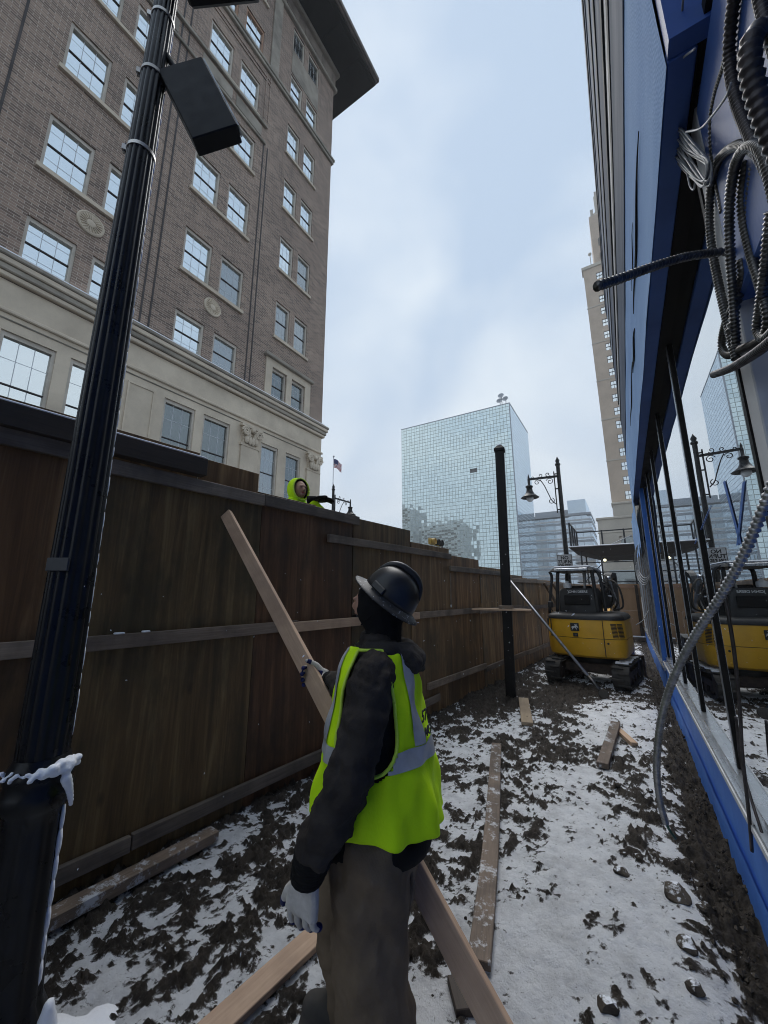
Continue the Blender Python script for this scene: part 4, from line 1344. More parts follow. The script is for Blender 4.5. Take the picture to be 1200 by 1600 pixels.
mb = MB(); mb.ext(0.31, 0.9, 9.2, 9.24, 3.38, 8.1); mb.build('facade_end', 'strip_grey', shop)
mb = MB(); mb.ext(0.46, 0.52, -3.0, 1.52, 0.55, 6.4); mb.build('membrane_wall', 'blue_membrane', shop)
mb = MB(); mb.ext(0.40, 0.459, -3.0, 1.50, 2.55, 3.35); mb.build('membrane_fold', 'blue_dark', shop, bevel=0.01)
for (z0, z1, x, m_) in [(4.46, 5.15, 0.292, 'strip_grey'), (5.15, 5.28, 0.285, 'strip_dark'), (5.28, 5.62, 0.30, 'alu_white'), (5.62, 5.74, 0.285, 'strip_dark'), (5.74, 6.45, 0.30, 'strip_grey'), (6.45, 6.6, 0.29, 'strip_dark'), (6.6, 6.95, 0.295, 'strip_pale'), (6.95, 7.1, 0.285, 'strip_dark'), (7.1, 7.75, 0.30, 'strip_pale'), (7.75, 7.9, 0.29, 'strip_grey'), (7.9, 8.1, 0.28, 'strip_dark')]:
    mb = MB(); mb.ext(x, 0.9, 0.8, 9.2, z0, z1); mb.build('facade_strip', m_, shop, bevel=0.004)
# blue wrapped post, grey sheathing and studs beyond the windows
mb = MB(); mb.ext(0.375, 0.47, 7.74, 7.86, 0.52, 3.45); mb.build('wrapped_post', 'blue_paint', shop, bevel=0.006)
mb = MB(); mb.ext(0.45, 0.50, 7.87, 16.5, 0.42, 3.37); mb.build('sheathing', 'sheathing', shop)
for k in range(14):
    y = 8.15 + k * 0.42
    mb = MB(); mb.ext(0.405, 0.448, y, y + 0.05, 0.45, 3.36); mb.build('stud', 'stud_grey' if k % 3 else 'lumber_weathered', shop, bevel=0.004)
for (y, z) in [(9.1, 1.5), (9.9, 2.3), (10.4, 1.2), (11.2, 1.7), (8.6, 0.95), (9.6, 0.8), (8.9, 2.5)]:
    mb = MB(); mb.ext(0.40, 0.449, y, y + 0.09, z, z + 0.2); mb.build('slot', 'alu_black', shop)
mb = MB(); mb.ext(0.375, 0.46, 7.9, 16.4, 0.42, 0.47); mb.build('sill_rail', 'alu_silver', shop, bevel=0.003)
# tarp hanging down below the fascia
o = wavy_sheet(8.3, 12.0, 2.45, 3.40, 0.31, 0.03, 60, 18, 6, 0.25).build('hanging_tarp', 'blue_tarp', shop, smooth=True)
# painter's tape crossing the first pane
for (qa, qb) in [((1131, 752), (1157, 850)), ((1162, 752), (1152, 852)), ((1110, 790), (1085, 850))]:
    a, b_ = on_x(*qa, GXP - 0.003), on_x(*qb, GXP - 0.003)
    mb = MB(); mb.bar(a, b_, 0.004, 0.045, up=(1, 0, 0)) if False else mb.add([a + Vector((0, -.02, 0)), a + Vector((0, .02, 0)), b_ + Vector((0, .02, 0)), b_ + Vector((0, -.02, 0))], [(0, 1, 2, 3)])
    mb.build('tape', 'blue_paint', shop)

# ------------------------------------------------------------------ near lamp post
LX, LY = -2.01, 0.715
post = thing('lamp_post', 'black fluted iron lamp post in the left foreground with steel bands', 'lamp post', (LX, LY, 0))


def fl(a, z): return 0.13 * (abs(math.cos(7 * a)) ** 0.7 - 0.7)


mb = MB()
mb.lathe([(0.082, 1.02), (0.083, 1.2), (0.080, 1.7), (0.074, 2.6), (0.066, 3.6), (0.058, 4.7), (0.050, 6.2)], 96, (LX, LY, 0), flute=fl)
mb.build('shaft', 'black_iron', post, smooth=True, sharp=50)
mb = MB()
mb.lathe([(0.165, -0.05), (0.165, 0.06), (0.148, 0.10), (0.138, 0.16), (0.110, 0.22), (0.099, 0.40), (0.092, 0.78), (0.091, 0.84), (0.104, 0.855), (0.112, 0.885), (0.112, 0.915), (0.100, 0.935), (0.108, 0.960), (0.104, 0.985), (0.092, 1.01), (0.086, 1.03)], 64, (LX, LY, 0), flute=lambda a, z: 0.09 * (abs(math.cos(6 * a)) ** 0.7 - 0.7) if 0.2 < z < 0.84 else 0)
mb.build('base', 'black_iron', post, smooth=True, sharp=50)


def ring_band(z, r, h=0.022, buckle=2.4, parent=post, tilt=0.0):
    mb_ = MB()
    rot = Matrix.Rotation(tilt, 3, 'X')
    mb_.lathe([(r, -h / 2), (r + 0.003, -h / 2), (r + 0.003, h / 2), (r, h / 2)], 40, (LX, LY, z), rot=rot)
    c_ = Vector((LX + (r + 0.01) * math.cos(buckle), LY + (r + 0.01) * math.sin(buckle), z))
    mb_.box(c_, (0.022, 0.03, h * 1.5), Matrix.Rotation(buckle, 3, 'Z'))
    mb_.bar(c_ + Vector((0, 0, -h)), c_ + Vector((0, 0, h * 1.6)), 0.012, 0.012)
    return mb_.build('steel_band', 'band_steel', parent, smooth=True, sharp=30)


ring_band(4.00, 0.066, buckle=-2.2)
ring_band(4.56, 0.062, buckle=-2.2)
ring_band(5.02, 0.059, buckle=-2.2)
ring_band(5.30, 0.057, buckle=-0.4)
mb = MB(); mb.box((LX + 0.050, LY - 0.072, 1.76), (0.09, 0.012, 0.055), Matrix.Rotation(R(33), 3, 'Z')); mb.build('tape_patch', 'alu_dark', post, bevel=0.003)
# snow caught on the collar and up one flute
mb = MB()
for k in range(30):
    a = R(-100 + k * 6.2)
    rr = 0.104 + 0.010 * math.sin(k * 1.3)
    big = 0.12 + 0.75 * max(0, math.sin((k - 10) / 20 * math.pi)) ** 1.5
    mb.sphere((LX + rr * math.cos(a), LY + rr * math.sin(a), 0.985 + 0.012 * math.sin(k * 2.1) + 0.012 * big), 0.018 * big + 0.008, 8, 6, 1, 1, 0.8)
for k in range(8):
    mb.sphere((LX + 0.115 * math.cos(R(25 + k * 4)), LY + 0.115 * math.sin(R(25 + k * 4)), 0.95 - k * 0.016), 0.02 - k * 0.0015, 8, 6)
o = mb.build('snow', 'snow', post, smooth=True)
rm = o.modifiers.new('melt', 'REMESH'); rm.mode = 'VOXEL'; rm.voxel_size = 0.006; rm.use_smooth_shade = True
mb = MB()
for k in range(60):
    z = 0.05 + k * 0.083
    if 0.84 < z < 1.06: continue
    a = R(62 if z > 1 else 50)
    rr = (0.095 if z < 0.84 else 0.083 - (z - 1.0) * 0.0062) + 0.001
    if rr < 0.05: break
    w = (0.010 if z < 0.84 else 0.0045) * (0.6 + 0.5 * abs(math.sin(k * 1.7)))
    mb.sphere((LX + rr * math.cos(a), LY + rr * math.sin(a), z), w, 6, 5, 1, 1, 0.055 / w if z < 0.84 or k % 3 else 0.03 / w)
tag(mb.build('snow_streak', 'snow', post, smooth=True), kind='stuff')
# snow drift round the foot
mb = MB()
rnd = random.Random(4)
for k in range(34):
    a = R(rnd.uniform(-60, 85)); d = rnd.uniform(0.10, 0.34)
    r_ = 0.10 * (1 - d / 0.60) + 0.018
    mb.sphere((LX + d * math.cos(a), LY + d * math.sin(a), 0.0), r_, 12, 8, 1.3, 1.1, 0.8 if d < 0.2 else 0.42)
for k in range(6):
    mb.sphere((LX + 0.15 * math.cos(R(40)), LY + 0.15 * math.sin(R(40)), 0.04 + k * 0.035), 0.07 - 0.008 * k, 10, 8, 0.7, 0.9, 1.0)
o = mb.build('snow_drift', 'snow', smooth=True)
rm = o.modifiers.new('melt', 'REMESH'); rm.mode = 'VOXEL'; rm.voxel_size = 0.014; rm.use_smooth_shade = True
sm_ = o.modifiers.new('soft', 'SMOOTH'); sm_.iterations = 8; sm_.factor = 0.6
tag(o, 'snow drifted round the foot of the foreground lamp post', 'snow', None, 'stuff')

# black rectangular lamp housing strapped to the post, tilted
hc = [on_x(*q, X_) for q, X_ in [((263, 128), -1.92), ((298, 66), -1.80), ((363, 190), -1.62), ((308, 220), -1.74)]]
housing = thing('sign_box', 'black rectangular metal box hanging tilted off the fluted lamp post', 'sign box', hc[0])
ctr = sum(hc, Vector()) / 4
u_ = ((hc[2] - hc[1]) + (hc[3] - hc[0])).normalized(); v_ = ((hc[0] - hc[1]) + (hc[3] - hc[2]))
v_ = (v_ - u_ * v_.dot(u_)).normalized(); n_ = u_.cross(v_)
lu = ((hc[2] - hc[1]).length + (hc[3] - hc[0]).length) / 2; lv = ((hc[0] - hc[1]).length + (hc[3] - hc[2]).length) / 2
m3 = Matrix((u_, v_, n_)).transposed()
if n_.dot(CAM - ctr) > 0: sgn = -1
else: sgn = 1
mb = MB(); mb.box(ctr + n_ * sgn * 0.05, (lu, lv, 0.10), m3); mb.build('housing', 'black_paint', housing, bevel=0.006)
mb = MB()
mb.box(ctr - v_ * (lv / 2 + 0.006) + n_ * sgn * 0.04, (lu * 0.98, 0.006, 0.06), m3); mb.build('side_flange', 'galvanised', housing)
for k in (-0.6, -0.1, 0.42):
    mb = MB(); mb.box(ctr - v_ * (lv / 2 + 0.011) + u_ * lu / 2 * k + n_ * sgn * 0.04, (0.012, 0.005, 0.012), m3); mb.build('bolt', 'black_paint', housing)
a = Vector((LX + 0.04, LY + 0.03, 4.75)); mb = MB(); mb.tube([a, ctr + n_ * sgn * 0.08 - u_ * lu * 0.25], 0.018, 8); mb.build('bracket_arm', 'black_iron', housing, smooth=True)

# second housing at the top edge with a white plate
b0 = Vector((LX + 0.30, LY + 0.14, 5.36))
h2 = thing('junction_box', 'dark box on the lamp post at the top edge with a white plate', 'junction box', b0)
mb = MB(); mb.box(b0, (0.46, 0.20, 0.20), Matrix.Rotation(R(28), 3, 'Z')); mb.build('housing', 'black_paint', h2, bevel=0.02)
mb = MB(); mb.bar(b0 + Vector((0.24, 0.12, -0.10)), b0 + Vector((0.28, 0.15, 0.4)), 0.012, 0.16); mb.build('plate', 'white_vinyl', h2)
mb = MB(); mb.bar((LX, LY, 5.30), b0, 0.07, 0.07); mb.build('bracket', 'black_iron', h2)


# ------------------------------------------------------------------ ornate street lamps
def street_lamp(label, loc, heading, top, reach, s):
    """pole at loc; the arm points along heading (world angle)"""
    t = thing('street_lamp', label, 'street lamp', loc, heading, 'ornate street lamps')
    z = top - loc[2]
    mb_ = MB(); mb_.lathe([(0.16 * s, 0), (0.16 * s, 0.3), (0.11 * s, 0.5), (0.10 * s, z * 0.5), (0.085 * s, z - 0.45 * s)], 14, (0, 0, 0)); mb_.build('pole', 'black_iron', t, True, local=True, sharp=40)
    mb_ = MB(); mb_.lathe([(0.085 * s, z - 0.45 * s), (0.12 * s, z - 0.42 * s), (0.12 * s, z - 0.36 * s), (0.07 * s, z - 0.3 * s), (0.10 * s, z - 0.2 * s), (0.05 * s, z - 0.1 * s), (0.015 * s, z)], 14); mb_.build('finial', 'black_iron', t, True, local=True)
    za = z - 0.95 * s
    mb_ = MB(); mb_.bar((0.05, 0, za), (reach, 0, za + 0.04 * s), 0.06 * s, 0.10 * s)
    mb_.bar((0.2 * s, 0, za + 0.25 * s), (0.2 * s, 0, za - 1.75 * s), 0.045 * s, 0.06 * s)
    for dz in (0.12, -0.6, -1.6):
        mb_.bar((0, 0, za + dz * s), (0.2 * s, 0, za + dz * s), 0.05 * s, 0.05 * s)
    mb_.build('arm', 'black_iron', t, local=True)
    mb_ = MB()

    def scroll(cx, cz, r0, a0, turns, sg):
        return [Vector((cx + sg * r0 * (1 - k / 34) * math.cos(a0 + k / 28 * turns * 2 * math.pi), 0, cz + r0 * (1 - k / 34) * math.sin(a0 + k / 28 * turns * 2 * math.pi))) for k in range(29)]
    for (cx, cz, r0, a0, tn, sg) in [(reach * 0.30, za - 0.20 * s, 0.17 * s, 0.3, 1.4, 1), (reach * 0.72, za - 0.17 * s, 0.14 * s, 0.3, 1.3, -1), (0.42 * s, za - 1.15 * s, 0.15 * s, 2.0, 1.3, 1), (reach * 0.35, za + 0.16 * s, 0.12 * s, 3.6, 1.2, 1), (reach * 0.6, za + 0.15 * s, 0.11 * s, 3.6, 1.2, -1), (reach * 0.85, za + 0.1 * s, 0.08 * s, 3.6, 1.1, 1)]:
        mb_.tube(scroll(cx, cz, r0, a0, tn, sg), 0.017 * s, 6)
    mb_.tube(spline([(reach * 0.62, 0, za - 0.05 * s), (reach * 0.5, 0, za - 0.35 * s), (reach * 0.38, 0, za - 0.8 * s), (reach * 0.30, 0, za - 1.1 * s), (0.24 * s, 0, za - 1.32 * s)], 8), 0.022 * s, 6)
    mb_.build('scrollwork', 'black_iron', t, True, local=True)
    mb_ = MB(); mb_.lathe([(0.05 * s, za + 0.12 * s), (0.06 * s, za), (0.06 * s, za - 0.25 * s), (0.17 * s, za - 0.30 * s), (0.17 * s, za - 0.36 * s), (0.13 * s, za - 0.40 * s), (0.15 * s, za - 0.55 * s), (0.22 * s, za - 0.70 * s), (0.36 * s, za - 0.82 * s), (0.42 * s, za - 0.87 * s), (0.40 * s, za - 0.89 * s), (0.1 * s, za - 0.75 * s)], 24, (reach, 0, 0)); sh = mb_.build('shade', 'black_iron', t, True, local=True)
    mb_ = MB(); mb_.lathe([(0.01, za - 0.80 * s), (0.17 * s, za - 0.86 * s), (0.16 * s, za - 0.98 * s), (0.09 * s, za - 1.06 * s), (0.01, za - 1.09 * s)], 20, (reach, 0, 0)); mb_.build('globe', 'lamp_glass', t, True, local=True)
    mb_ = MB(); mb_.lathe([(0.01, za + 0.3 * s), (0.035 * s, za + 0.2 * s), (0.05 * s, za + 0.12 * s)], 10, (reach, 0, 0)); mb_.build('spike', 'black_iron', t, True, local=True)
    return t


street_lamp('ornate black street lamp with bell shade rising behind the excavator', (-2.22, 20, -0.14), R(180), 8.25, 1.42, 1.05)
street_lamp('tip of an ornate street lamp above the fence beside the flagpole', (-10, 12.15, -0.14), R(90), 6.1, 1.2, 0.62)

# traffic sign on the lamp pole
sg = thing('traffic_sign', 'white NO TURN sign on the street lamp pole behind the excavator canopy', 'sign', (-2.25, 19.85, 2.6))
mb = MB(); mb.ext(-2.62, -1.97, 19.86, 19.872, 2.75, 3.38); mb.build('plate', 'sign_face', sg, bevel=0.004)
mb = MB()
for (a, b_, c_, d_) in [(-2.60, -1.99, 3.345, 3.362), (-2.60, -2.583, 2.77, 3.345), (-2.007, -1.99, 2.77, 3.345), (-2.60, -1.99, 2.77, 2.787)]:
    mb.ext(a, b_, 19.855, 19.859, c_, d_)
mb.build('border', 'black_print', sg)
for (s_, z) in [('NO', 3.215), ('TURN', 3.03), ('ON RED', 2.87)]:
    me_ = text_mesh(s_, 0.21 if s_ != 'ON RED' else 0.14, 0.001, 0.008); me_.materials.clear(); me_.materials.append(MATS['black_print'])
    o = bpy.data.objects.new('lettering', me_); link(o, sg)
    o.matrix_basis = Matrix.Translation((-2.295, 19.856, z)) @ Matrix.Rotation(R(90), 4, 'X')

# ------------------------------------------------------------------ flagpole
fp = on_x(519, 800, -30)
fpole = thing('flagpole', 'far thin pole flying a small stars and stripes flag', 'flagpole', (-30, fp.y, -0.14))
ft = on_x(521.5, 714, -30)
mb = MB(); mb.tube([(-30, fp.y, -0.14), (-30, fp.y, ft.z)], [0.09, 0.05], 8); mb.sphere((-30, fp.y, ft.z + 0.1), 0.12, 8, 6); mb.build('pole', 'alu_silver', fpole, True)
flg = thing('flag', 'small stars and stripes flag at the top of the far pole', 'flag', (-30, fp.y, ft.z - 1.3))


def fw_(u, v, d=0.0):
    return (-30 + 0.12 * math.sin(u * 2.6) + d, fp.y + 0.06 + u, ft.z - 0.25 - v - 0.12 * u + 0.06 * math.sin(u * 4))


for k in range(13):
    mb = MB(); n = 10
    top_, bot_ = k * 1.15 / 13, (k + 1) * 1.15 / 13
    vs = [fw_(1.75 * i / n, top_) for i in range(n + 1)] + [fw_(1.75 * i / n, bot_) for i in range(n + 1)]
    mb.add(vs, [(i, i + 1, n + 2 + i, n + 1 + i) for i in range(n)]); mb.build('stripe', 'flag_white' if k % 2 else 'flag_red', flg)
mb = MB(); n = 4
vs = [fw_(0.72 * i / n, 0, 0.012) for i in range(n + 1)] + [fw_(0.72 * i / n, 0.62, 0.012) for i in range(n + 1)]
mb.add(vs, [(i, i + 1, n + 2 + i, n + 1 + i) for i in range(n)])
vs = [fw_(0.72 * i / n, 0, -0.012) for i in range(n + 1)] + [fw_(0.72 * i / n, 0.62, -0.012) for i in range(n + 1)]
mb.add(vs, [(i, i + 1, n + 2 + i, n + 1 + i) for i in range(n)])
mb.build('canton', 'flag_blue', flg)

# ------------------------------------------------------------------ traffic signal showing over the fence
p = on_x(681, 847.5, -14)
ts = thing('traffic_signal', 'horizontal traffic signal with red light lit above the fence', 'traffic signal', (p.x, p.y + 1.6, -0.14))
m_, nt_, b__, o__ = new_mat('red_light')
b__.inputs['Base Color'].default_value = (0.5, 0.02, 0.01, 1); b__.inputs['Emission Color'].default_value = (1, 0.06, 0.03, 1); b__.inputs['Emission Strength'].default_value = 0.9
mb = MB(); mb.ext(p.x - 0.2, p.x, p.y - 1.2, p.y + 1.2, p.z - 0.28, p.z + 0.28); mb.build('housing', 'signal_yellow', ts, bevel=0.04)
rotY = Matrix.Rotation(R(90), 3, 'Y')
for k, dy in enumerate((-0.78, 0, 0.78)):
    mb = MB(); mb.lathe([(0.02, 0.01), (0.25, 0.01), (0.25, 0.03), (0.02, 0.06)], 18, (p.x, p.y + dy, p.z), rot=rotY); mb.build('lens', 'red_light' if k == 0 else 'alu_black', ts, True)
    mb = MB(); mb.lathe([(0.27, 0.0), (0.27, 0.34), (0.255, 0.34), (0.255, 0.0)], 18, (p.x, p.y + dy, p.z), rot=rotY); mb.build('visor', 'alu_black' if k else 'signal_yellow', ts, True)
mb = MB(); mb.tube([(p.x - 0.1, p.y + 1.6, -0.14), (p.x - 0.1, p.y + 1.6, p.z + 0.05)], 0.10, 8); mb.bar((p.x - 0.1, p.y + 1.15, p.z), (p.x - 0.1, p.y + 1.6, p.z), 0.06, 0.06); mb.build('pole', 'alu_dark', ts, True)

# ------------------------------------------------------------------ raised platform with railing beyond the end fence
pl = thing('scaffold_platform', 'raised dark platform with pipe railing and snowy edge beyond the end fence', 'platform', (-0.7, 19, -0.14))
PX0, PX1, PY0, PY1, PZ = -1.78, 0.9, 18.0, 21.0, 3.50
mb = MB(); mb.add([(PX0 - .1, PY0, PZ), (PX1, PY0, PZ), (PX1, PY1, PZ), (PX0 - .1, PY1, PZ), (PX0, PY0, PZ - .1), (PX1, PY0, PZ - .42), (PX1, PY1, PZ - .42), (PX0, PY1, PZ - .1), (-0.72, PY0, PZ - .42), (-0.72, PY1, PZ - .42)], [(0, 1, 2, 3), (0, 4, 8, 5, 1), (3, 2, 6, 9, 7), (0, 3, 7, 4), (4, 7, 9, 8), (8, 9, 6, 5), (1, 5, 6, 2)]); mb.build('deck', 'lumber_dark', pl)
mb = MB(); mb.ext(PX0 - .12, PX1, PY0 - 0.03, PY1, PZ + 0.002, PZ + 0.05); mb.build('snow', 'snow', pl, bevel=0.02)
for (x, y) in [(PX0, PY0 + .05), (PX0, PY0 + 1.0), (PX0, PY0 + 1.95), (PX0, PY1 - .05), (-0.7, PY1 - .05), (0.2, PY1 - .05)]:
    mb = MB(); mb.bar((x, y, PZ + .04), (x, y, PZ + 1.05), 0.07, 0.07); mb.build('rail_post', 'alu_dark', pl)
mb = MB(); mb.bar((PX0, PY0, PZ + 1.05), (PX0, PY1, PZ + 1.05), 0.05, 0.05); mb.build('top_pipe', 'alu_dark', pl)
mb = MB(); mb.bar((PX0, PY1, PZ + 1.02), (PX1, PY1, PZ + 1.02), 0.05, 0.05); mb.build('top_pipe', 'alu_dark', pl)
for k in range(3):
    mb = MB(); mb.bar((PX0 + .01, PY0 + .1 + k * .95, PZ + .75), (PX0 + .01, PY0 + .9 + k * .95, PZ + .05), 0.035, 0.035); mb.build('diagonal_pipe', 'alu_dark', pl)
mb = MB(); mb.bar((-0.6, PY0 + 1.5, PZ + .08), (0.4, PY0 + 1.8, PZ + .55), 0.5, 0.03); mb.build('sloped_panel', 'alu_silver', pl)
for (x, y) in [(-1.45, PY0 + .2), (-0.72, PY0 + .1), (-1.45, PY1 - .2), (0.45, PY1 - .2)]:
    mb = MB(); mb.bar((x, y, -0.14), (x, y, PZ - .2), 0.06, 0.06); mb.build('leg', 'alu_dark', pl)
for z in (2.05, 2.45, 2.85):
    mb = MB(); mb.bar((-1.7, PY0 + .25, z), (0.6, PY0 + .25, z), 0.04, 0.04); mb.build('cross_pipe', 'alu_dark', pl)
mb = MB(); mb.bar((-0.75, PY0 + .2, 2.75), (-1.4, PY0 + .2, 2.05), 0.035, 0.035); mb.build('diagonal_pipe', 'alu_dark', pl)
m_, nt_, b__, o__ = new_mat('work_light')
b__.inputs['Base Color'].default_value = (0.8, 0.8, 0.6, 1); b__.inputs['Emission Color'].default_value = (1, 0.93, 0.55, 1); b__.inputs['Emission Strength'].default_value = 1.4
mb = MB(); mb.sphere((-0.60, PY0 + .05, 2.92), 0.055, 10, 8); mb.build('bulb', 'work_light', pl, True)

# ------------------------------------------------------------------ square steel post
PXp, PYp = -1.76, 6.75
sp_ = thing('square_post', 'tall black square steel post standing in the mud beside the fence', 'post', (PXp, PYp, 0))
rz = Matrix.Rotation(R(9), 3, 'Z')
tilt = Vector((0.07, 0.0, 4.15))
mb = MB(); m3p = Matrix.Rotation(R(9), 3, 'Z')
b1 = [Vector(q) for q in ((-.076, -.076, 0), (.076, -.076, 0), (.076, .076, 0), (-.076, .076, 0))]
mb.rings([[m3p @ q + Vector((PXp, PYp, -0.05)) for q in b1], [m3p @ q + Vector((PXp, PYp, 0)) + tilt for q in b1]]); mb.build('shaft', 'black_steel', sp_, bevel=0.012)
mb = MB(); q0 = Vector((PXp, PYp, 0)) + tilt
mb.rings([[m3p @ (q * 1.22) + q0 for q in b1], [m3p @ (q * 1.22) + q0 + Vector((0, 0, .05)) for q in b1], [m3p @ (q * 0.5) + q0 + Vector((0, 0, .12)) for q in b1]]); mb.build('cap', 'black_steel', sp_, bevel=0.006)
mb = MB(); mb.sphere(q0 + Vector((0, 0, .12)), 0.05, 10, 8, 1, 1, .6); mb.build('snow', 'snow', sp_, True)
# battens clamping the post to the fence rail
tag(board('clamp_batten', (-2.38, 6.62, 1.36), (-1.33, 6.635, 1.365), 0.10, 0.03, 'lumber_fresh'), 'thin wooden batten nailed in front of the square post to the fence', 'batten', 'battens on the square post')
tag(board('clamp_batten', (-2.40, 6.89, 1.36), (-1.45, 6.90, 1.36), 0.10, 0.03, 'lumber_weathered'), 'thin wooden batten behind the square post', 'batten', 'battens on the square post')
tag(board('packing_block', (-1.83, 6.65, 1.405), (-1.62, 6.65, 1.405), 0.14, 0.05, 'lumber_weathered'), 'small wood block on the batten against the square post', 'block')
# steel prop running from the post down to a round foot by the excavator
prop = thing('pipe_prop', 'grey steel pipe prop slanting past the square post to the ground by the excavator', 'pipe prop', (-0.49, 7.4, 0))
a, b_ = Vector((-2.14, 8.2, 2.05)), Vector((-0.50, 7.40, 0.08))
mb = MB(); mb.tube([a, b_], 0.024, 12); mb.build('pipe', 'galvanised', prop, True)
mb = MB(); mb.tube([b_ + (a - b_).normalized() * 0.02, b_ + (a - b_).normalized() * 0.3], 0.029, 12); mb.build('sleeve', 'conduit_metal', prop, True)
mb = MB(); mb.lathe([(0.02, -0.025), (0.065, -0.025), (0.075, 0.0), (0.065, 0.025), (0.02, 0.03)], 20, b_ + Vector((0.02, -0.02, -0.01)), rot=Matrix.Rotation(R(65), 3, 'X')); mb.build('foot', 'rubber', prop, True, sharp=40)

# ------------------------------------------------------------------ lumber lying about
def gpt(qx, qy, dz=0.03):
    p_ = on_z(qx, qy, 0.02); return Vector((p_.x, p_.y, gz(p_.x, p_.y) + dz))


tag(board('lumber', (-2.70, 1.93, 2.27), (-0.19, 1.42, 0.03), 0.09, 0.040, 'lumber_fresh', up=(0.2, -1, 0.25)), 'long clean two-by-four the worker holds, leaning from fence top to ground', 'board')
tag(board('lumber', gpt(778, 1165), gpt(748, 1520, 0.045), 0.100, 0.036, 'lumber_muddy', warp=0.012), 'long weathered plank lying along the snowy path right of the worker', 'board')
tag(board('lumber', gpt(738, 1585, 0.0), gpt(722, 1530, 0.0), 0.13, 0.06, 'lumber_dark'), 'dark block under the near end of the long plank', 'block')
tag(board('lumber', gpt(285, 1665, 0.035), gpt(498, 1462, 0.03), 0.09, 0.040, 'lumber_fresh', up=(0.3, -0.3, 1)), 'two-by-four on the ground at bottom left behind the worker', 'board')
tag(board('lumber', fen(1.0, 0.23, 0.06), fen(1.96, 0.22, 0.05), 0.10, 0.06, 'lumber_muddy', warp=0.004), 'brown timber lying along the foot of the fence by the lamp post', 'board')
tag(board('lumber', gpt(818, 1094, 0.03), gpt(824, 1132, 0.03), 0.14, 0.04, 'lumber_pale'), 'short pale board on the mud at the foot of the square post', 'board')
tag(board('lumber', gpt(942, 1203, 0.03), gpt(963, 1138, 0.05), 0.10, 0.05, 'lumber_muddy'), 'short grey offcut lying on the snow in mid path', 'board')
tag(board('lumber', gpt(963, 1140, 0.02), gpt(992, 1166, 0.02), 0.07, 0.045, 'lumber_fresh'), 'stubby orange-brown offcut touching the short grey one', 'board')

# knots and nail holes on the near two-by-four
for k in range(3): pass

# ------------------------------------------------------------------ cables on the storefront
def ribbed(name, label, pts, r, material, cat='conduit', pitch=0.0125, group='armoured cables on the storefront', amp=0.13, n=10, parent=None):
    path = resample(spline(pts, 24), pitch / 4)
    mb_ = MB(); rad = [r * (1 + amp * (1.0, 0.55, -1.0, -0.35)[i % 4]) for i in range(len(path))]
    mb_.tube(path, rad, n)
    o_ = mb_.build(name, material, parent, smooth=True)
    if parent is None: tag(o_, label, cat, group)
    return o_


def wallp(l, X_=0.415, step=0.0):
    return [on_x(q[0], q[1], X_ - (q[2] if len(q) > 2 else 0) + step * i) for i, q in enumerate(l)]


ribbed('armoured_cable', 'left strand of armoured cable coming down from the top into the coil', wallp([(1068, -40), (1082, 60), (1098, 150), (1112, 215), (1124, 275), (1135, 330)]), 0.0105, 'conduit_metal')
ribbed('armoured_cable', 'middle strand of armoured cable bending left into the coil', wallp([(1166, -40), (1150, 20), (1141, 60), (1134, 100), (1120, 145), (1113, 190), (1116, 250), (1130, 330)], 0.405), 0.0105, 'conduit_metal')
ribbed('armoured_cable', 'dark strand of armoured cable running down to the right edge', wallp([(1152, -40), (1142, 40), (1140, 95), (1152, 160), (1175, 215), (1205, 275), (1230, 330)], 0.385), 0.0135, 'conduit_dark')
ribbed('armoured_cable', 'dark strand crossing the upper right corner', wallp([(1182, -30), (1195, 30), (1215, 90)], 0.38), 0.012, 'conduit_dark')
ribbed('flexible_duct', 'fat ribbed black conduit curving in at the upper right edge', [deep(x_, y_, d_) for x_, y_, d_ in [(1240, 90, .62), (1205, 48, .62), (1178, 55, .62), (1172, 95, .62), (1183, 150, .62), (1205, 215, .62), (1235, 280, .62)]], 0.0145, 'conduit_dark', pitch=0.016, amp=0.14)
coil = [
    ('outer left loop of the armoured cable coil', [(1150, 560), (1138, 510), (1122, 440), (1110, 370), (1110, 300), (1122, 252), (1150, 228), (1182, 238), (1208, 290), (1225, 380)], 0.39, 'conduit_metal'),
    ('inner loop of the armoured cable coil', [(1150, 540), (1146, 470), (1141, 400), (1140, 320), (1150, 255), (1170, 228), (1192, 240), (1212, 310)], 0.375, 'conduit_metal'),
    ('back loop of the armoured cable coil ending in a tight bend', [(1165, 250), (1160, 320), (1172, 390), (1190, 450), (1200, 500), (1190, 530), (1160, 545), (1138, 555), (1128, 540), (1134, 505), (1150, 470), (1160, 430), (1158, 405)], 0.40, 'conduit_metal'),
    ('lower sagging loop of the coil at the right edge', [(1180, 260), (1172, 330), (1178, 400), (1190, 450), (1202, 480), (1225, 500)], 0.41, 'conduit_metal'),
    ('thin loop of the coil hanging at the right edge', [(1205, 330), (1196, 420), (1188, 480), (1184, 515), (1196, 528), (1215, 510)], 0.395, 'conduit_metal'),
]
for lab, l, X_, m_ in coil:
    ribbed('armoured_cable', lab, wallp(l, X_), 0.0118, m_, amp=0.17, pitch=0.0115)
ribbed('armoured_cable', 'cut end of armoured cable sticking out below the coil', wallp([(1116, 585), (1140, 576), (1165, 562), (1190, 545), (1215, 525)], 0.37), 0.0125, 'conduit_dark')
ribbed('armoured_cable', 'free cable end reaching out left across the blue tarp', [deep(x_, y_, d_) for x_, y_, d_ in [(934, 447, .95), (970, 435, 1.0), (1020, 417, 1.07), (1070, 402, 1.14), (1110, 396, 1.19), (1140, 394, 1.2), (1156, 408, 1.2), (1160, 440, 1.2), (1150, 480, 1.2), (1140, 520, 1.2)]], 0.0100, 'conduit_metal', amp=0.30, pitch=0.019)
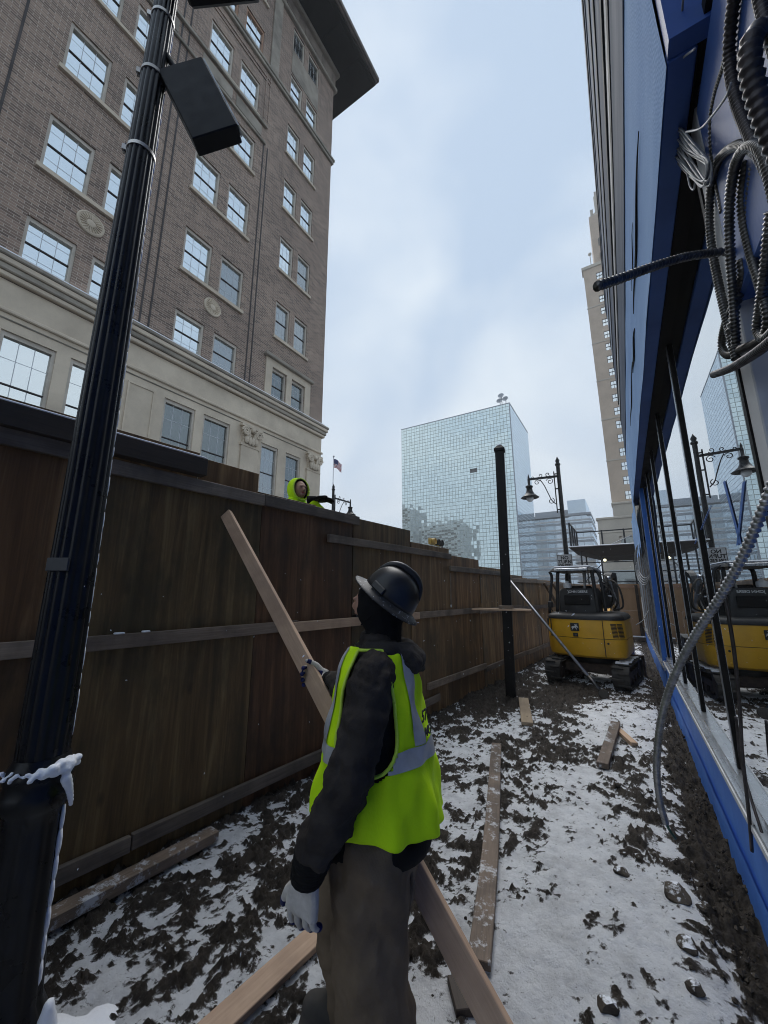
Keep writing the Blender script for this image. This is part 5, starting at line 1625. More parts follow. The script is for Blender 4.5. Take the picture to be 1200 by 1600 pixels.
ribbed('armoured_cable', 'long bright cable curling down from the right edge to the snow', [deep(x_, y_, d_) for x_, y_, d_ in [(1215, 735, 1.0), (1196, 785, 1.03), (1165, 860, 1.1), (1128, 928, 1.2), (1085, 995, 1.32), (1052, 1060, 1.45), (1033, 1125, 1.55), (1026, 1195, 1.62), (1031, 1250, 1.68), (1040, 1285, 1.72)]], 0.0122, 'conduit_bright', pitch=0.017, amp=0.2)
mb = MB(); mb.tube(spline([deep(x_, y_, d_) for x_, y_, d_ in [(1040, 1285, 1.72), (1046, 1297, 1.73), (1055, 1310, 1.74)]], 6), [0.006] * 13, 6)
tag(mb.build('wire', 'wire_green', None, True), 'short green wire at the tip of the long hanging cable', 'wire', 'loose wires on the storefront')
mb = MB(); mb.tube(spline(wallp([(1128, 905), (1146, 1010), (1156, 1110), (1160, 1180), (1170, 1270), (1175, 1330)], 0.375), 10), 0.0075, 8)
tag(mb.build('cable', 'conduit_dark', None, True), 'thin dark cable hanging in front of the first mullion', 'cable', 'loose wires on the storefront')
mb = MB(); mb.tube(spline(wallp([(1150, 1120), (1160, 1200), (1200, 1330), (1225, 1400)], 0.40), 10), 0.006, 8)
tag(mb.build('cable', 'conduit_dark', None, True), 'thin dark cable trailing over the sill to the right edge', 'cable', 'loose wires on the storefront')

# tied bundle of grey wire
bund = thing('wire_bundle', 'tied hank of thin grey wire hanging under the tarp fascia', 'wire bundle', on_x(1070, 240, 0.36))
rnd = random.Random(8)
for k in range(15):
    w = rnd.uniform(-1, 1)
    l = [(1040 + 8 * rnd.random(), 190 + 12 * rnd.random()), (1052 + 14 * w, 222 + 14 * rnd.random()), (1075 + 12 * w, 255 + 12 * rnd.random()), (1092 + 16 * rnd.random(), 282 + 10 * rnd.random()), (1104 + 6 * rnd.random(), 262 - 10 * rnd.random()), (1082 - 14 * w, 228 + 8 * rnd.random()), (1058 - 10 * w, 200 + 8 * rnd.random()), (1040 + 6 * rnd.random(), 186 + 10 * rnd.random())]
    mb = MB(); mb.tube(spline([on_x(x_, y_, 0.355 + 0.02 * rnd.random()) for x_, y_ in l], 8), 0.0030, 5); mb.build('strand', 'wire_grey', bund, True)
mb = MB(); mb.tube(spline([on_x(x_, y_, 0.36) for x_, y_ in [(1072, 262), (1078, 290), (1084, 296), (1086, 284)]], 8), 0.0030, 5); mb.build('strand', 'wire_grey', bund, True)
for l, lab in [([(1070, -30), (1064, 40), (1061, 80), (1062, 115), (1050, 150), (1046, 182)], 'pale thin wire running straight up from the wire hank'), ([(1040, 188), (1042, 150), (1052, 110), (1068, 90), (1086, 76)], 'thin wire arching from the hank to the armoured cable'), ([(1072, 206), (1095, 200), (1115, 178), (1135, 150), (1142, 130)], 'thin wire looping right from the hank over the blue wall')]:
    mb = MB(); mb.tube(spline([on_x(x_, y_, 0.35) for x_, y_ in l], 10), 0.0032, 6); tag(mb.build('wire', 'wire_grey', None, True), lab, 'wire', 'loose wires on the storefront')

# wires and a coil by the grey sheathing
cl = thing('wire_coil', 'loose coil of grey cable hung on the grey stud wall', 'wire coil', (0.36, 9.3, 1.9))
for k in range(4):
    mb = MB(); c_ = Vector((0.36 - 0.012 * k, 9.25 + 0.03 * k, 2.28 - 0.03 * k)); rx, rz_ = 0.62 + 0.05 * k, 0.36 + 0.015 * k
    mb.tube([c_ + Vector((-0.10 * math.cos(a), rx * math.cos(a), rz_ * math.sin(a))) for a in [2 * math.pi * i / 40 for i in range(41)]], 0.010, 6); mb.build('turn', 'wire_grey', cl, True)
rnd = random.Random(3)
for k in range(5):
    y = 8.2 + 0.5 * k + rnd.uniform(-.1, .1)
    mb = MB(); mb.tube(spline([(0.39, y, 3.38), (0.37 - .02 * rnd.random(), y + rnd.uniform(-.1, .1), 2.6), (0.385, y + rnd.uniform(-.25, .25), 1.9), (0.39, y + rnd.uniform(-.3, .3), 1.2 - .5 * rnd.random())], 8), 0.008, 5)
    tag(mb.build('wire', 'wire_grey', None, True), 'thin grey wire hanging down over the far stud wall', 'wire', 'wires hanging on the stud wall')
mb = MB(); mb.tube(spline([(0.38, 10.6, 1.25), (0.25, 10.4, 1.05), (0.1, 10.2, 0.95)], 8), 0.009, 6)
tag(mb.build('wire', 'wire_grey', None, True), 'stray wire end poking out from the stud wall near the end fence', 'wire', 'loose wires on the storefront')

# ------------------------------------------------------------------ mini excavator, seen from behind
EX = thing('mini_excavator', 'yellow and black mini excavator with open canopy parked on the path', 'excavator', (-0.70, 8.97, 0.0), R(-6))


def loft_house(mb_, levels):
    """levels: (z, half width, rear y, front y, corner) -> rounded tail shape"""
    rs = []
    for (z, w, yr, yf, c_) in levels:
        ring = [(-w, yf, z)]
        for k in range(9):
            a = math.pi + (math.pi / 2) * k / 8
            ring.append((-w + c_ + c_ * math.cos(a), yr + 0.06 + c_ + c_ * math.sin(a), z))
        for k in range(1, 8):
            t = k / 8
            ring.append((-w + c_ + (2 * w - 2 * c_) * t, yr + 0.06 - 0.06 * math.sin(math.pi * t), z))
        for k in range(9):
            a = 1.5 * math.pi + (math.pi / 2) * k / 8
            ring.append((w - c_ + c_ * math.cos(a), yr + 0.06 + c_ + c_ * math.sin(a), z))
        ring.append((w, yf, z))
        rs.append(ring)
    return mb_.rings(rs)


mb = MB(); loft_house(mb, [(0.46, 0.60, -0.60, 0.45, 0.20), (0.50, 0.655, -0.655, 0.45, 0.22), (0.62, 0.675, -0.675, 0.45, 0.23), (0.805, 0.675, -0.675, 0.45, 0.23)])
mb.build('counterweight', 'exc_yellow', EX, True, local=True, sharp=35)
mb = MB(); loft_house(mb, [(0.800, 0.652, -0.652, 0.44, 0.22), (0.815, 0.652, -0.652, 0.44, 0.22)]); mb.build('seam', 'exc_black', EX, local=True)
mb = MB(); loft_house(mb, [(0.815, 0.675, -0.675, 0.45, 0.23), (1.00, 0.670, -0.672, 0.45, 0.23), (1.14, 0.655, -0.655, 0.45, 0.23)])
mb.build('engine_cover', 'exc_yellow', EX, True, local=True, sharp=35)
mb = MB(); loft_house(mb, [(1.14, 0.668, -0.668, 0.5, 0.24), (1.18, 0.672, -0.670, 0.5, 0.24), (1.225, 0.640, -0.640, 0.5, 0.24), (1.255, 0.58, -0.57, 0.48, 0.22), (1.265, 0.50, -0.48, 0.44, 0.2)])
mb.build('hood', 'exc_black', EX, True, local=True, sharp=50)
for x in (0.335,):
    mb = MB(); mb.ext(x, x + 0.007, -0.676, -0.64, 0.50, 1.14); mb.build('seam', 'exc_black', EX, local=True)
mb = MB(); mb.ext(-0.565, -0.559, -0.662, -0.60, 0.82, 1.14); mb.build('seam', 'exc_black', EX, local=True)
mb = MB(); mb.ext(-0.676, -0.55, -0.45, 0.3, 1.0, 1.13); mb.build('side_vent', 'exc_black', EX, local=True)
# vent slats on the right rear corner
for k in range(11):
    z = 0.845 + k * 0.023
    for (a0, a1) in [(278, 300), (304, 328)]:
        pts = []
        for j in range(5):
            a = R(a0 + (a1 - a0) * j / 4 - k * 0.6)
            pts.append((0.675 - 0.23 + 0.231 * math.cos(a) + 0.002, -0.615 + 0.23 + 0.231 * math.sin(a), z))
        mb = MB(); mb.tube(pts, 0.0068, 6); mb.build('vent_slat', 'exc_black', EX, True, local=True)
# emblem plaque and latch
mb = MB(); mb.box((-0.13, -0.679, 1.005), (0.15, 0.012, 0.145)); mb.build('emblem_plaque', 'exc_black', EX, local=True, bevel=0.012)
deer = [(-0.46, 0.10), (-0.30, 0.16), (-0.22, 0.30), (-0.34, 0.42), (-0.20, 0.40), (-0.12, 0.28), (-0.02, 0.38), (0.02, 0.30), (-0.08, 0.18), (0.10, 0.12), (0.30, 0.10), (0.46, -0.10), (0.34, -0.08), (0.26, -0.14), (0.40, -0.38), (0.30, -0.36), (0.12, -0.12), (-0.06, -0.06), (-0.18, -0.30), (-0.28, -0.34), (-0.16, -0.06), (-0.30, -0.02), (-0.44, -0.16), (-0.48, -0.12), (-0.34, 0.06)]
mb = MB(); mb.prism([(-0.13 - u * 0.14, 1.005 + v * 0.135) for u, v in deer], lambda u, v, d: (u, d, v), -0.6895, -0.685); mb.build('leaping_deer_emblem', 'white_vinyl', EX, local=True)
mb = MB(); mb.box((-0.125, -0.680, 0.865), (0.085, 0.010, 0.065)); mb.build('latch', 'exc_black', EX, local=True, bevel=0.004)
mb = MB(); mb.box((-0.115, -0.687, 0.867), (0.018, 0.006, 0.018)); mb.build('keyhole', 'alu_silver', EX, local=True)
for (x, y, z) in [(0.05, -0.679, 0.66), (0.40, -0.672, 0.56), (0.56, -0.59, 0.56), (0.40, -0.672, 0.74)]:
    mb = MB(); mb.lathe([(0.002, -0.004), (0.018, -0.004), (0.018, 0.004), (0.010, 0.004), (0.008, 0.001)], 14, (x, y, z), rot=Matrix.Rotation(R(90), 3, 'X')); mb.build('bolt', 'exc_yellow' if z < .7 else 'exc_black', EX, True, local=True)
# seat back and operator station
mb = MB(); loft_house(mb, [(1.255, 0.36, -0.40, 0.1, 0.05), (1.45, 0.36, -0.38, 0.1, 0.05), (1.66, 0.35, -0.34, 0.1, 0.05), (1.72, 0.32, -0.30, 0.08, 0.05)]); o = mb.build('seat_guard', 'exc_black', EX, True, local=True, sharp=40); o.location.x = -0.10
mb = MB(); mb.box((-0.10, -0.398, 1.50), (0.46, 0.02, 0.19)); mb.build('rear_mesh_panel', 'black_steel', EX, local=True, bevel=0.01)
me_ = text_mesh('JOHN DEERE', 0.062, 0.0012, 0.0012); me_.materials.clear(); me_.materials.append(MATS['white_vinyl'])
o = bpy.data.objects.new('lettering', me_); link(o, EX, True); o.matrix_basis = Matrix.Translation((-0.08, -0.378, 1.655)) @ Matrix.Rotation(R(82), 4, 'X')
mb = MB(); mb.box((-0.10, 0.12, 1.55), (0.42, 0.12, 0.45)); mb.box((-0.10, 0.32, 1.40), (0.44, 0.42, 0.12)); mb.build('seat', 'jacket_black', EX, local=True, bevel=0.04)
mb = MB(); mb.lathe([(0.02, 0), (0.075, 0), (0.08, 0.05), (0.07, 0.09), (0.03, 0.11), (0.03, 0.14), (0.01, 0.145)], 16, (-0.29, -0.22, 1.73)); mb.build('canister', 'white_vinyl', EX, True, local=True, sharp=40)
mb = MB(); mb.bar((-0.02, -0.05, 1.6), (0.02, 0.0, 2.06), 0.05, 0.02); mb.build('belt_upright', 'galvanised', EX, local=True)
# canopy
for (x, xt, y, yt) in [(-0.50, -0.44, -0.32, -0.30), (0.24, 0.20, -0.32, -0.30), (-0.48, -0.46, 0.62, 0.55), (0.22, 0.20, 0.62, 0.55)]:
    mb = MB(); mb.tube(spline([(x, y, 1.25), ((x + xt) / 2, (y + yt) / 2, 1.65), (xt, yt, 2.0), (xt * 0.95, yt + 0.08, 2.09)], 6), 0.034, 8); mb.build('canopy_post', 'exc_black', EX, True, local=True)
mb = MB(); mb.tube(spline([(-0.66, -0.30, 1.22), (-0.62, -0.28, 1.6), (-0.57, -0.26, 1.95), (-0.60, -0.28, 2.07)], 6), 0.028, 8); mb.build('side_guard', 'exc_black', EX, True, local=True)
mb = MB(); mb.tube(spline([(0.36, -0.25, 1.3), (0.34, -0.22, 1.75), (0.29, -0.22, 2.02), (0.18, -0.24, 2.10)], 6), 0.028, 8); mb.build('side_guard', 'exc_black', EX, True, local=True)
mb = MB(); mb.add([(-0.58, -0.40, 2.06), (0.24, -0.40, 2.06), (0.24, 0.75, 2.06), (-0.58, 0.75, 2.06), (-0.52, -0.34, 2.135), (0.18, -0.34, 2.135), (0.18, 0.68, 2.135), (-0.52, 0.68, 2.135)], [(0, 3, 2, 1), (4, 5, 6, 7), (0, 1, 5, 4), (1, 2, 6, 5), (2, 3, 7, 6), (3, 0, 4, 7)]); mb.build('canopy_roof', 'exc_black', EX, local=True, bevel=0.012)
mb = MB(); mb.box((-0.17, 0.15, 2.152), (0.66, 0.98, 0.035)); o = mb.build('snow', 'snow', EX, local=True, bevel=0.015)
mb = MB(); mb.box((-0.17, -0.385, 2.09), (0.62, 0.05, 0.06)); mb.build('canopy_visor', 'alu_silver', EX, local=True, bevel=0.01)
# levers, boom foot, hydraulics and hoses on the right
mb = MB()
for (a, b_) in [((0.30, 0.3, 1.33), (0.36, 0.1, 1.72)), ((0.36, 0.35, 1.33), (0.30, 0.2, 1.80))]: mb.tube([a, b_], 0.02, 8)
mb.box((0.34, 0.15, 1.52), (0.13, 0.3, 0.36)); mb.build('control_console', 'exc_black', EX, local=True, bevel=0.02)
mb = MB(); mb.add([(0.02, 0.75, 0.8), (0.26, 0.75, 0.8), (0.26, 1.15, 1.1), (0.02, 1.15, 1.1), (0.02, 0.8, 1.2), (0.26, 0.8, 1.2), (0.26, 1.2, 1.35), (0.02, 1.2, 1.35)], [(0, 1, 2, 3), (4, 5, 6, 7), (0, 1, 5, 4), (1, 2, 6, 5), (2, 3, 7, 6), (3, 0, 4, 7)]); mb.build('boom_foot', 'exc_yellow', EX, local=True)
mb = MB(); pts = spline([(0.14, 1.0, 1.1), (0.18, 1.35, 1.55), (0.22, 1.55, 2.0), (0.26, 2.1, 2.05)], 6); mb.tube(pts, 0.085, 4); mb.build('boom', 'exc_black', EX, local=True)
mb = MB(); mb.bar((0.26, 2.1, 2.05), (0.26, 1.9, 0.7), 0.12, 0.14); mb.build('dipper_arm', 'exc_black', EX, local=True)
mb = MB(); mb.prism([(1.7, 0.7), (2.1, 0.75), (2.2, 0.35), (1.9, 0.1), (1.6, 0.25)], lambda u, v, d: (d, u, v), 0.02, 0.5); mb.build('bucket', 'exc_black', EX, local=True, bevel=0.01)
mb = MB(); mb.tube([(0.40, 0.9, 1.30), (0.38, 0.35, 1.95)], 0.035, 10); mb.tube([(0.40, 0.9, 1.30), (0.39, 0.6, 1.62)], 0.05, 10); mb.build('hydraulic_cylinder', 'galvanised', EX, True, local=True)
rnd = random.Random(12)
for k, l in enumerate([[(0.44, 0.1, 1.30), (0.62, 0.0, 1.38), (0.60, 0.0, 1.70), (0.50, 0.1, 1.86), (0.40, 0.3, 1.88)], [(0.44, 0.15, 1.30), (0.52, 0.1, 1.45), (0.42, 0.2, 1.62), (0.40, 0.3, 1.80)], [(0.30, 0.2, 1.90), (0.42, 0.1, 1.78), (0.45, 0.12, 1.55), (0.38, 0.2, 1.33)], [(0.35, 0.05, 1.34), (0.46, 0.0, 1.42), (0.48, 0.02, 1.58), (0.40, 0.1, 1.72), (0.34, 0.2, 1.76)], [(0.28, 0.05, 1.60), (0.38, 0.0, 1.68), (0.40, 0.05, 1.92), (0.30, 0.2, 2.0)]]):
    mb = MB(); mb.tube(spline(l, 8), 0.017, 7); mb.build('hose', 'rubber', EX, True, local=True)
for k in range(10):
    mb = MB(); mb.box((0.34 + rnd.uniform(-.08, .10), 0.02 + rnd.uniform(-.05, .1), 1.42 + k * 0.05), (rnd.uniform(.03, .08), .05, rnd.uniform(.025, .05)), Euler((0, rnd.uniform(-.6, .6), 0)).to_matrix()); mb.build('valve_fitting', 'galvanised' if k % 3 == 0 else 'exc_black', EX, local=True, bevel=0.005)
mb = MB(); mb.box((-0.63, -0.30, 1.40), (0.09, 0.08, 0.13)); mb.bar((-0.63, -0.3, 1.33), (-0.60, -0.25, 1.25), 0.02, 0.02); mb.build('mirror', 'exc_black', EX, local=True, bevel=0.015)
# undercarriage, a little out of line with the house
mb = MB(); mb.lathe([(0.05, 0.30), (0.36, 0.30), (0.36, 0.38), (0.42, 0.39), (0.42, 0.46), (0.05, 0.46)], 28, (0.05, 0, 0)); mb.build('slew_ring', 'exc_black', EX, True, local=True, sharp=40)
UR = Matrix.Rotation(R(-3), 3, 'Z')


def uc(x, y, z): return UR @ Vector((x, y, z)) + Vector((0.05, -0.16, 0))


mb = MB(); mb.box(uc(0, 0, 0.26), (0.9, 0.62, 0.16), UR); mb.build('track_frame', 'rust', EX, local=True, bevel=0.02)
for s_ in (-1, 1):
    x0 = s_ * 0.555; half, rad = 0.56, 0.195
    path = []
    N_ = 72
    per = 4 * half + 2 * math.pi * rad
    for i in range(N_):
        d = per * i / N_
        if d < 2 * half: path.append((-half + d, 0.015, 0, -1))
        elif d < 2 * half + math.pi * rad:
            a = -math.pi / 2 + (d - 2 * half) / rad; path.append((half + rad * math.cos(a), 0.015 + rad + rad * math.sin(a), math.cos(a), math.sin(a)))
        elif d < 4 * half + math.pi * rad: path.append((half - (d - 2 * half - math.pi * rad), 0.015 + 2 * rad, 0, 1))
        else:
            a = math.pi / 2 + (d - 4 * half - math.pi * rad) / rad; path.append((-half + rad * math.cos(a), 0.015 + rad + rad * math.sin(a), math.cos(a), math.sin(a)))
    rs = []
    for (y, z, ny_, nz_) in path:
        rs.append([uc(x0 + dx, y + ny_ * e, z + nz_ * e) for dx, e in ((-0.13, 0.0), (0.13, 0.0), (0.13, -0.03), (-0.13, -0.03))])
    rs.append(rs[0])
    mb = MB(); mb.rings(rs, cap=False); tr = mb.build('track', 'rubber', EX, local=True)
    mb = MB()
    for i, (y, z, ny_, nz_) in enumerate(path):
        if i % 2: continue
        ang = math.atan2(nz_, ny_)
        rot = UR @ Matrix.Rotation(ang, 3, 'X')
        off = -0.045 if (i // 2) % 2 else 0.045
        mb.box(uc(x0 + off, y + ny_ * 0.012, z + nz_ * 0.012), (0.175, 0.032, 0.036), rot)
    mb.build('tread', 'rubber', tr, local=True, bevel=0.006)
    for (y, r_) in [(-half, 0.155), (half, 0.155)]:
        mb = MB(); mb.lathe([(0.02, -0.09), (r_, -0.09), (r_, 0.09), (0.02, 0.09)], 22, uc(x0, y, 0.21), rot=UR @ Matrix.Rotation(R(90), 3, 'Y')); mb.build('idler_wheel', 'rust', EX, True, local=True, sharp=40)
    mb = MB()
    for y in (-0.32, -0.05, 0.22): mb.lathe([(0.02, -0.08), (0.07, -0.08), (0.07, 0.08), (0.02, 0.08)], 14, uc(x0, y, 0.115), rot=UR @ Matrix.Rotation(R(90), 3, 'Y'))
    mb.box(uc(x0, 0, 0.21), (0.16, 1.0, 0.10), UR); mb.build('roller_frame', 'rust', EX, local=True)
    mb = MB()
    for k in range(9): mb.box(uc(x0 + rnd.uniform(-.02, .02), -0.5 + 0.12 * k, 0.415 + 0.012), (0.2, 0.07, 0.02), UR)
    if s_ > 0: mb.build('snow', 'snow', tr, local=True, bevel=0.006)
mb = MB(); mb.prism([(0.86, 0.03), (0.93, 0.02), (0.96, 0.2), (0.92, 0.40), (0.85, 0.42), (0.90, 0.2)], lambda u, v, d: uc(d, u, v), -0.70, 0.70); mb.build('dozer_blade', 'rust', EX, local=True, bevel=0.008)

# ------------------------------------------------------------------ people
def remesh(o, vox, smooth_it=6, disp=None):
    r_ = o.modifiers.new('skin', 'REMESH'); r_.mode = 'VOXEL'; r_.voxel_size = vox; r_.use_smooth_shade = True
    s_ = o.modifiers.new('soft', 'SMOOTH'); s_.iterations = smooth_it; s_.factor = 0.5
    if disp:
        tx = bpy.data.textures.new('folds', 'CLOUDS'); tx.noise_scale = disp[0]; tx.noise_depth = 2
        d_ = o.modifiers.new('folds', 'DISPLACE'); d_.texture = tx; d_.strength = disp[1]; d_.mid_level = 0.5; d_.texture_coords = 'LOCAL'
    return o


def oval(c, rx, ry, n=20, up=None, sq=2.0):
    c = Vector(c); out_ = []
    for k in range(n):
        a = 2 * math.pi * k / n
        ca, sa = math.cos(a), math.sin(a)
        e = 2.0 / sq
        out_.append(c + Vector((rx * math.copysign(abs(ca) ** e, ca), ry * math.copysign(abs(sa) ** e, sa), 0)))
    return out_


def limb(mb_, joints, radii, n=14, steps=5):
    pts = spline(joints, steps)
    rr = []
    for i in range(len(pts)):
        t = i / (len(pts) - 1) * (len(radii) - 1)
        k = min(int(t), len(radii) - 2)
        rr.append(radii[k] * (1 - (t - k)) + radii[k + 1] * (t - k))
    mb_.tube(pts, rr, n)
    mb_.sphere(pts[0], rr[0], 12, 8); mb_.sphere(pts[-1], rr[-1], 12, 8)


def hand(parent, wrist, fwd, pal, thumb_side, curl, size, mats, name='glove', spread=0.10):
    """five-fingered glove: fwd = along the hand, pal = palm normal, thumb_side = towards the thumb"""
    wrist, f, p_, t_ = Vector(wrist), Vector(fwd).normalized(), Vector(pal).normalized(), Vector(thumb_side).normalized()
    s_ = size
    mb_ = MB()
    # palm
    for k in range(5):
        u = (k - 2) * 0.018 * s_
        mb_.tube([wrist + t_ * u * 0.75, wrist + f * 0.05 * s_ + t_ * u, wrist + f * 0.095 * s_ + t_ * u * 1.15], [0.017 * s_, 0.0185 * s_, 0.0165 * s_], 8)
    mb_.tube([wrist - f * 0.06 * s_, wrist + f * 0.02 * s_], [0.036 * s_, 0.034 * s_], 12)
    tips = []
    for k, (L_, u) in enumerate([(0.072, 0.040), (0.082, 0.0145), (0.077, -0.0125), (0.060, -0.038)]):
        b0_ = wrist + f * 0.090 * s_ + t_ * u * s_
        d = (f + t_ * (u * spread * 30)).normalized()
        pts = [b0_]; rr = [0.0115 * s_]
        ang = 0
        for j, fr in enumerate((0.45, 0.32, 0.26)):
            ang += curl[k] * (0.8, 1.0, 0.75)[j]
            dv = d * math.cos(ang) + p_ * math.sin(ang)
            pts.append(pts[-1] + dv * L_ * fr * s_); rr.append((0.0104, 0.0097, 0.0086)[j] * s_)
        mb_.tube(pts, rr, 8); mb_.sphere(pts[-1], rr[-1], 8, 6)
        for q, r__ in zip(pts[1:-1], rr[1:-1]): mb_.sphere(q, r__ * 1.04, 8, 6)
        tips.append(pts)
    # thumb leaves the side of the palm
    b0_ = wrist + f * 0.028 * s_ + t_ * 0.030 * s_
    pts = [b0_]
    for j, (L_, a) in enumerate([(0.045, 0.75), (0.034, 0.45), (0.026, 0.30)]):
        dv = (f * math.cos(a) + t_ * math.sin(a) + p_ * curl[4] * (0.4 + 0.3 * j)).normalized()
        pts.append(pts[-1] + dv * L_ * s_)
    mb_.tube(pts, [0.017 * s_, 0.0145 * s_, 0.0125 * s_, 0.0105 * s_], 8); mb_.sphere(pts[-1], 0.0105 * s_, 8, 6)
    o = mb_.build(name, mats[0], parent, True, local=True)
    remesh(o, 0.0038 * s_, 2)
    # dipped rubber palm and fingertips
    mb_ = MB()
    mb_.box(wrist + f * 0.055 * s_ + p_ * 0.017 * s_, (0.075 * s_, 0.078 * s_, 0.006 * s_), Matrix((f, t_, p_)).transposed())
    for pt in tips:
        mb_.tube([pt[-2] * 0.6 + pt[-1] * 0.4 + p_ * 0.001, pt[-1]], [0.0128 * s_, 0.0108 * s_], 8); mb_.sphere(pt[-1], 0.0112 * s_, 8, 6)
        for a, b_ in zip(pt[:-1], pt[1:]): mb_.tube([a + p_ * 0.005 * s_, b_ + p_ * 0.004 * s_], 0.0095 * s_, 6)
    mb_.tube([pts[-2], pts[-1]], [0.0138 * s_, 0.0118 * s_], 8)
    q = mb_.build('palm_coating', mats[1], o, True, local=True)
    remesh(q, 0.004 * s_, 2)
    return o


def make_worker():
    P = thing('person', 'worker in black hard hat and lime vest looking up, back turned, holding a board', 'person', (-0.922, 1.440, 0.0), R(180 + 24))
    # local axes: x forward, y to the figure's left, z up
    # --- continuous body under the clothes
    b = MB()
    b.rings([oval((0.00, 0, 0.80), 0.115, 0.155), oval((0.0, 0, 0.92), 0.12, 0.165), oval((0.01, 0, 1.08), 0.11, 0.15), oval((0.0, 0, 1.25), 0.115, 0.175), oval((-0.01, 0, 1.37), 0.095, 0.165), oval((-0.02, 0, 1.42), 0.06, 0.09)])
    limb(b, [(-0.03, 0, 1.40), (-0.03, 0, 1.48), (-0.02, 0, 1.53)], [0.055, 0.052, 0.055])
    b.sphere((-0.010, 0, 1.595), 0.096, 16, 12, 1.02, 0.82, 1.18)
    b.sphere((0.085, 0, 1.60), 0.018, 8, 6, 1, 0.8, 1.4)
    for s_ in (-1, 1):
        b.sphere((-0.015, s_ * 0.080, 1.585), 0.026, 8, 6, 0.7, 0.4, 1.1)
        fx = 0.12 if s_ < 0 else -0.02
        limb(b, [(0.0, s_ * 0.095, 0.84), (fx + 0.015, s_ * 0.115, 0.48), (fx - 0.03, s_ * 0.125, 0.10)], [0.088, 0.062, 0.045])
        limb(b, [(fx - 0.03, s_ * 0.125, 0.10), (fx + 0.04, s_ * 0.13, 0.06), (fx + 0.12, s_ * 0.135, 0.045)], [0.045, 0.045, 0.035])
    limb(b, [(-0.01, 0.19, 1.33), (0.045, 0.285, 1.07), (0.17, 0.272, 0.83)], [0.055, 0.045, 0.034])
    limb(b, [(-0.01, -0.19, 1.33), (0.13, -0.36, 1.13), (0.31, -0.455, 1.175)], [0.055, 0.045, 0.034])
    o = b.build('body', 'skin', P, True, local=True); remesh(o, 0.014)
    # --- boots
    for s_ in (-1, 1):
        fx = 0.12 if s_ < 0 else -0.02
        m_ = MB(); limb(m_, [(fx - 0.03, s_ * 0.125, 0.26), (fx - 0.03, s_ * 0.125, 0.10), (fx + 0.03, s_ * 0.13, 0.06), (fx + 0.15, s_ * 0.135, 0.05)], [0.068, 0.062, 0.062, 0.048])
        m_.box((fx + 0.05, s_ * 0.13, 0.012), (0.30, 0.10, 0.03)); o = m_.build('boot', 'rubber', P, True, local=True); remesh(o, 0.010, 4)
    # --- trousers
    m_ = MB()
    m_.rings([oval((0.0, 0, 0.66), 0.165, 0.215), oval((0.0, 0, 0.80), 0.172, 0.215), oval((0.0, 0, 0.96), 0.150, 0.190)])
    for s_, fx in ((-1, 0.12), (1, -0.02)):
        limb(m_, [(fx * .25, s_ * 0.110, 0.76), (fx + 0.02, s_ * 0.125, 0.46), (fx - 0.03, s_ * 0.13, 0.12)], [0.152, 0.132, 0.118], 16)
    o = m_.build('trousers', 'trousers', P, True, local=True); remesh(o, 0.010, 5, (0.10, 0.045))
    m_ = MB(); m_.tube(spline([(-0.115, 0.105, 0.74), (-0.145, 0.125, 0.66), (-0.13, 0.15, 0.60)], 6), [0.010] * 13, 6); m_.tube(spline([(0.02, 0.200, 0.77), (-0.02, 0.212, 0.70), (-0.05, 0.205, 0.66)], 6), 0.006, 6); m_.build('pocket_seam', 'trousers', P, True, local=True)
    # --- black jacket with both sleeves
    m_ = MB()
    m_.rings([oval((-0.005, 0, 0.765), 0.205, 0.235, sq=2.3), oval((-0.005, 0, 0.82), 0.208, 0.236, sq=2.3), oval((0.0, 0, 0.95), 0.185, 0.215, sq=2.3), oval((0.0, 0, 1.10), 0.165, 0.205, sq=2.3), oval((0.0, 0, 1.25), 0.150, 0.205, sq=2.3), oval((-0.01, 0, 1.36), 0.125, 0.195), oval((-0.015, 0, 1.425), 0.095, 0.13), oval((-0.01, 0, 1.48), 0.075, 0.085)])
    limb(m_, [(-0.015, 0.190, 1.345), (0.01, 0.258, 1.20), (0.045, 0.292, 1.06), (0.11, 0.295, 0.92), (0.165, 0.275, 0.82)], [0.088, 0.080, 0.077, 0.073, 0.065], 16)
    limb(m_, [(-0.01, -0.190, 1.345), (0.05, -0.27, 1.22), (0.13, -0.36, 1.13), (0.23, -0.42, 1.15), (0.30, -0.450, 1.175)], [0.088, 0.080, 0.076, 0.068, 0.058], 16)
    o = m_.build('jacket', 'jacket_black', P, True, local=True); remesh(o, 0.009, 3, (0.055, 0.042))
    # ribbed cuffs
    m_ = MB()
    for k in range(9):
        t = k / 8; c_ = Vector((0.163, 0.276, 0.825)).lerp(Vector((0.190, 0.262, 0.745)), t)
        m_.tube([c_, c_ + Vector((0.002, -0.002, -0.012))], [0.066 - 0.012 * t + 0.0015 * (k % 2)] * 2, 16)
    m_.build('cuff', 'knit_black', P, True, local=True)
    m_ = MB(); limb(m_, [(0.295, -0.448, 1.172), (0.335, -0.468, 1.185)], [0.052, 0.045]); m_.build('cuff', 'knit_black', P, True, local=True)
    # jacket hem band
    m_ = MB(); m_.rings([oval((-0.005, 0, 0.742), 0.207, 0.237, 40, sq=2.3), oval((-0.005, 0, 0.765), 0.214, 0.243, 40, sq=2.3), oval((-0.005, 0, 0.805), 0.214, 0.243, 40, sq=2.3), oval((-0.005, 0, 0.82), 0.208, 0.238, 40, sq=2.3)]); m_.build('hem', 'knit_black', P, True, local=True)
    # --- hood lying on the back and neck
    m_ = MB()
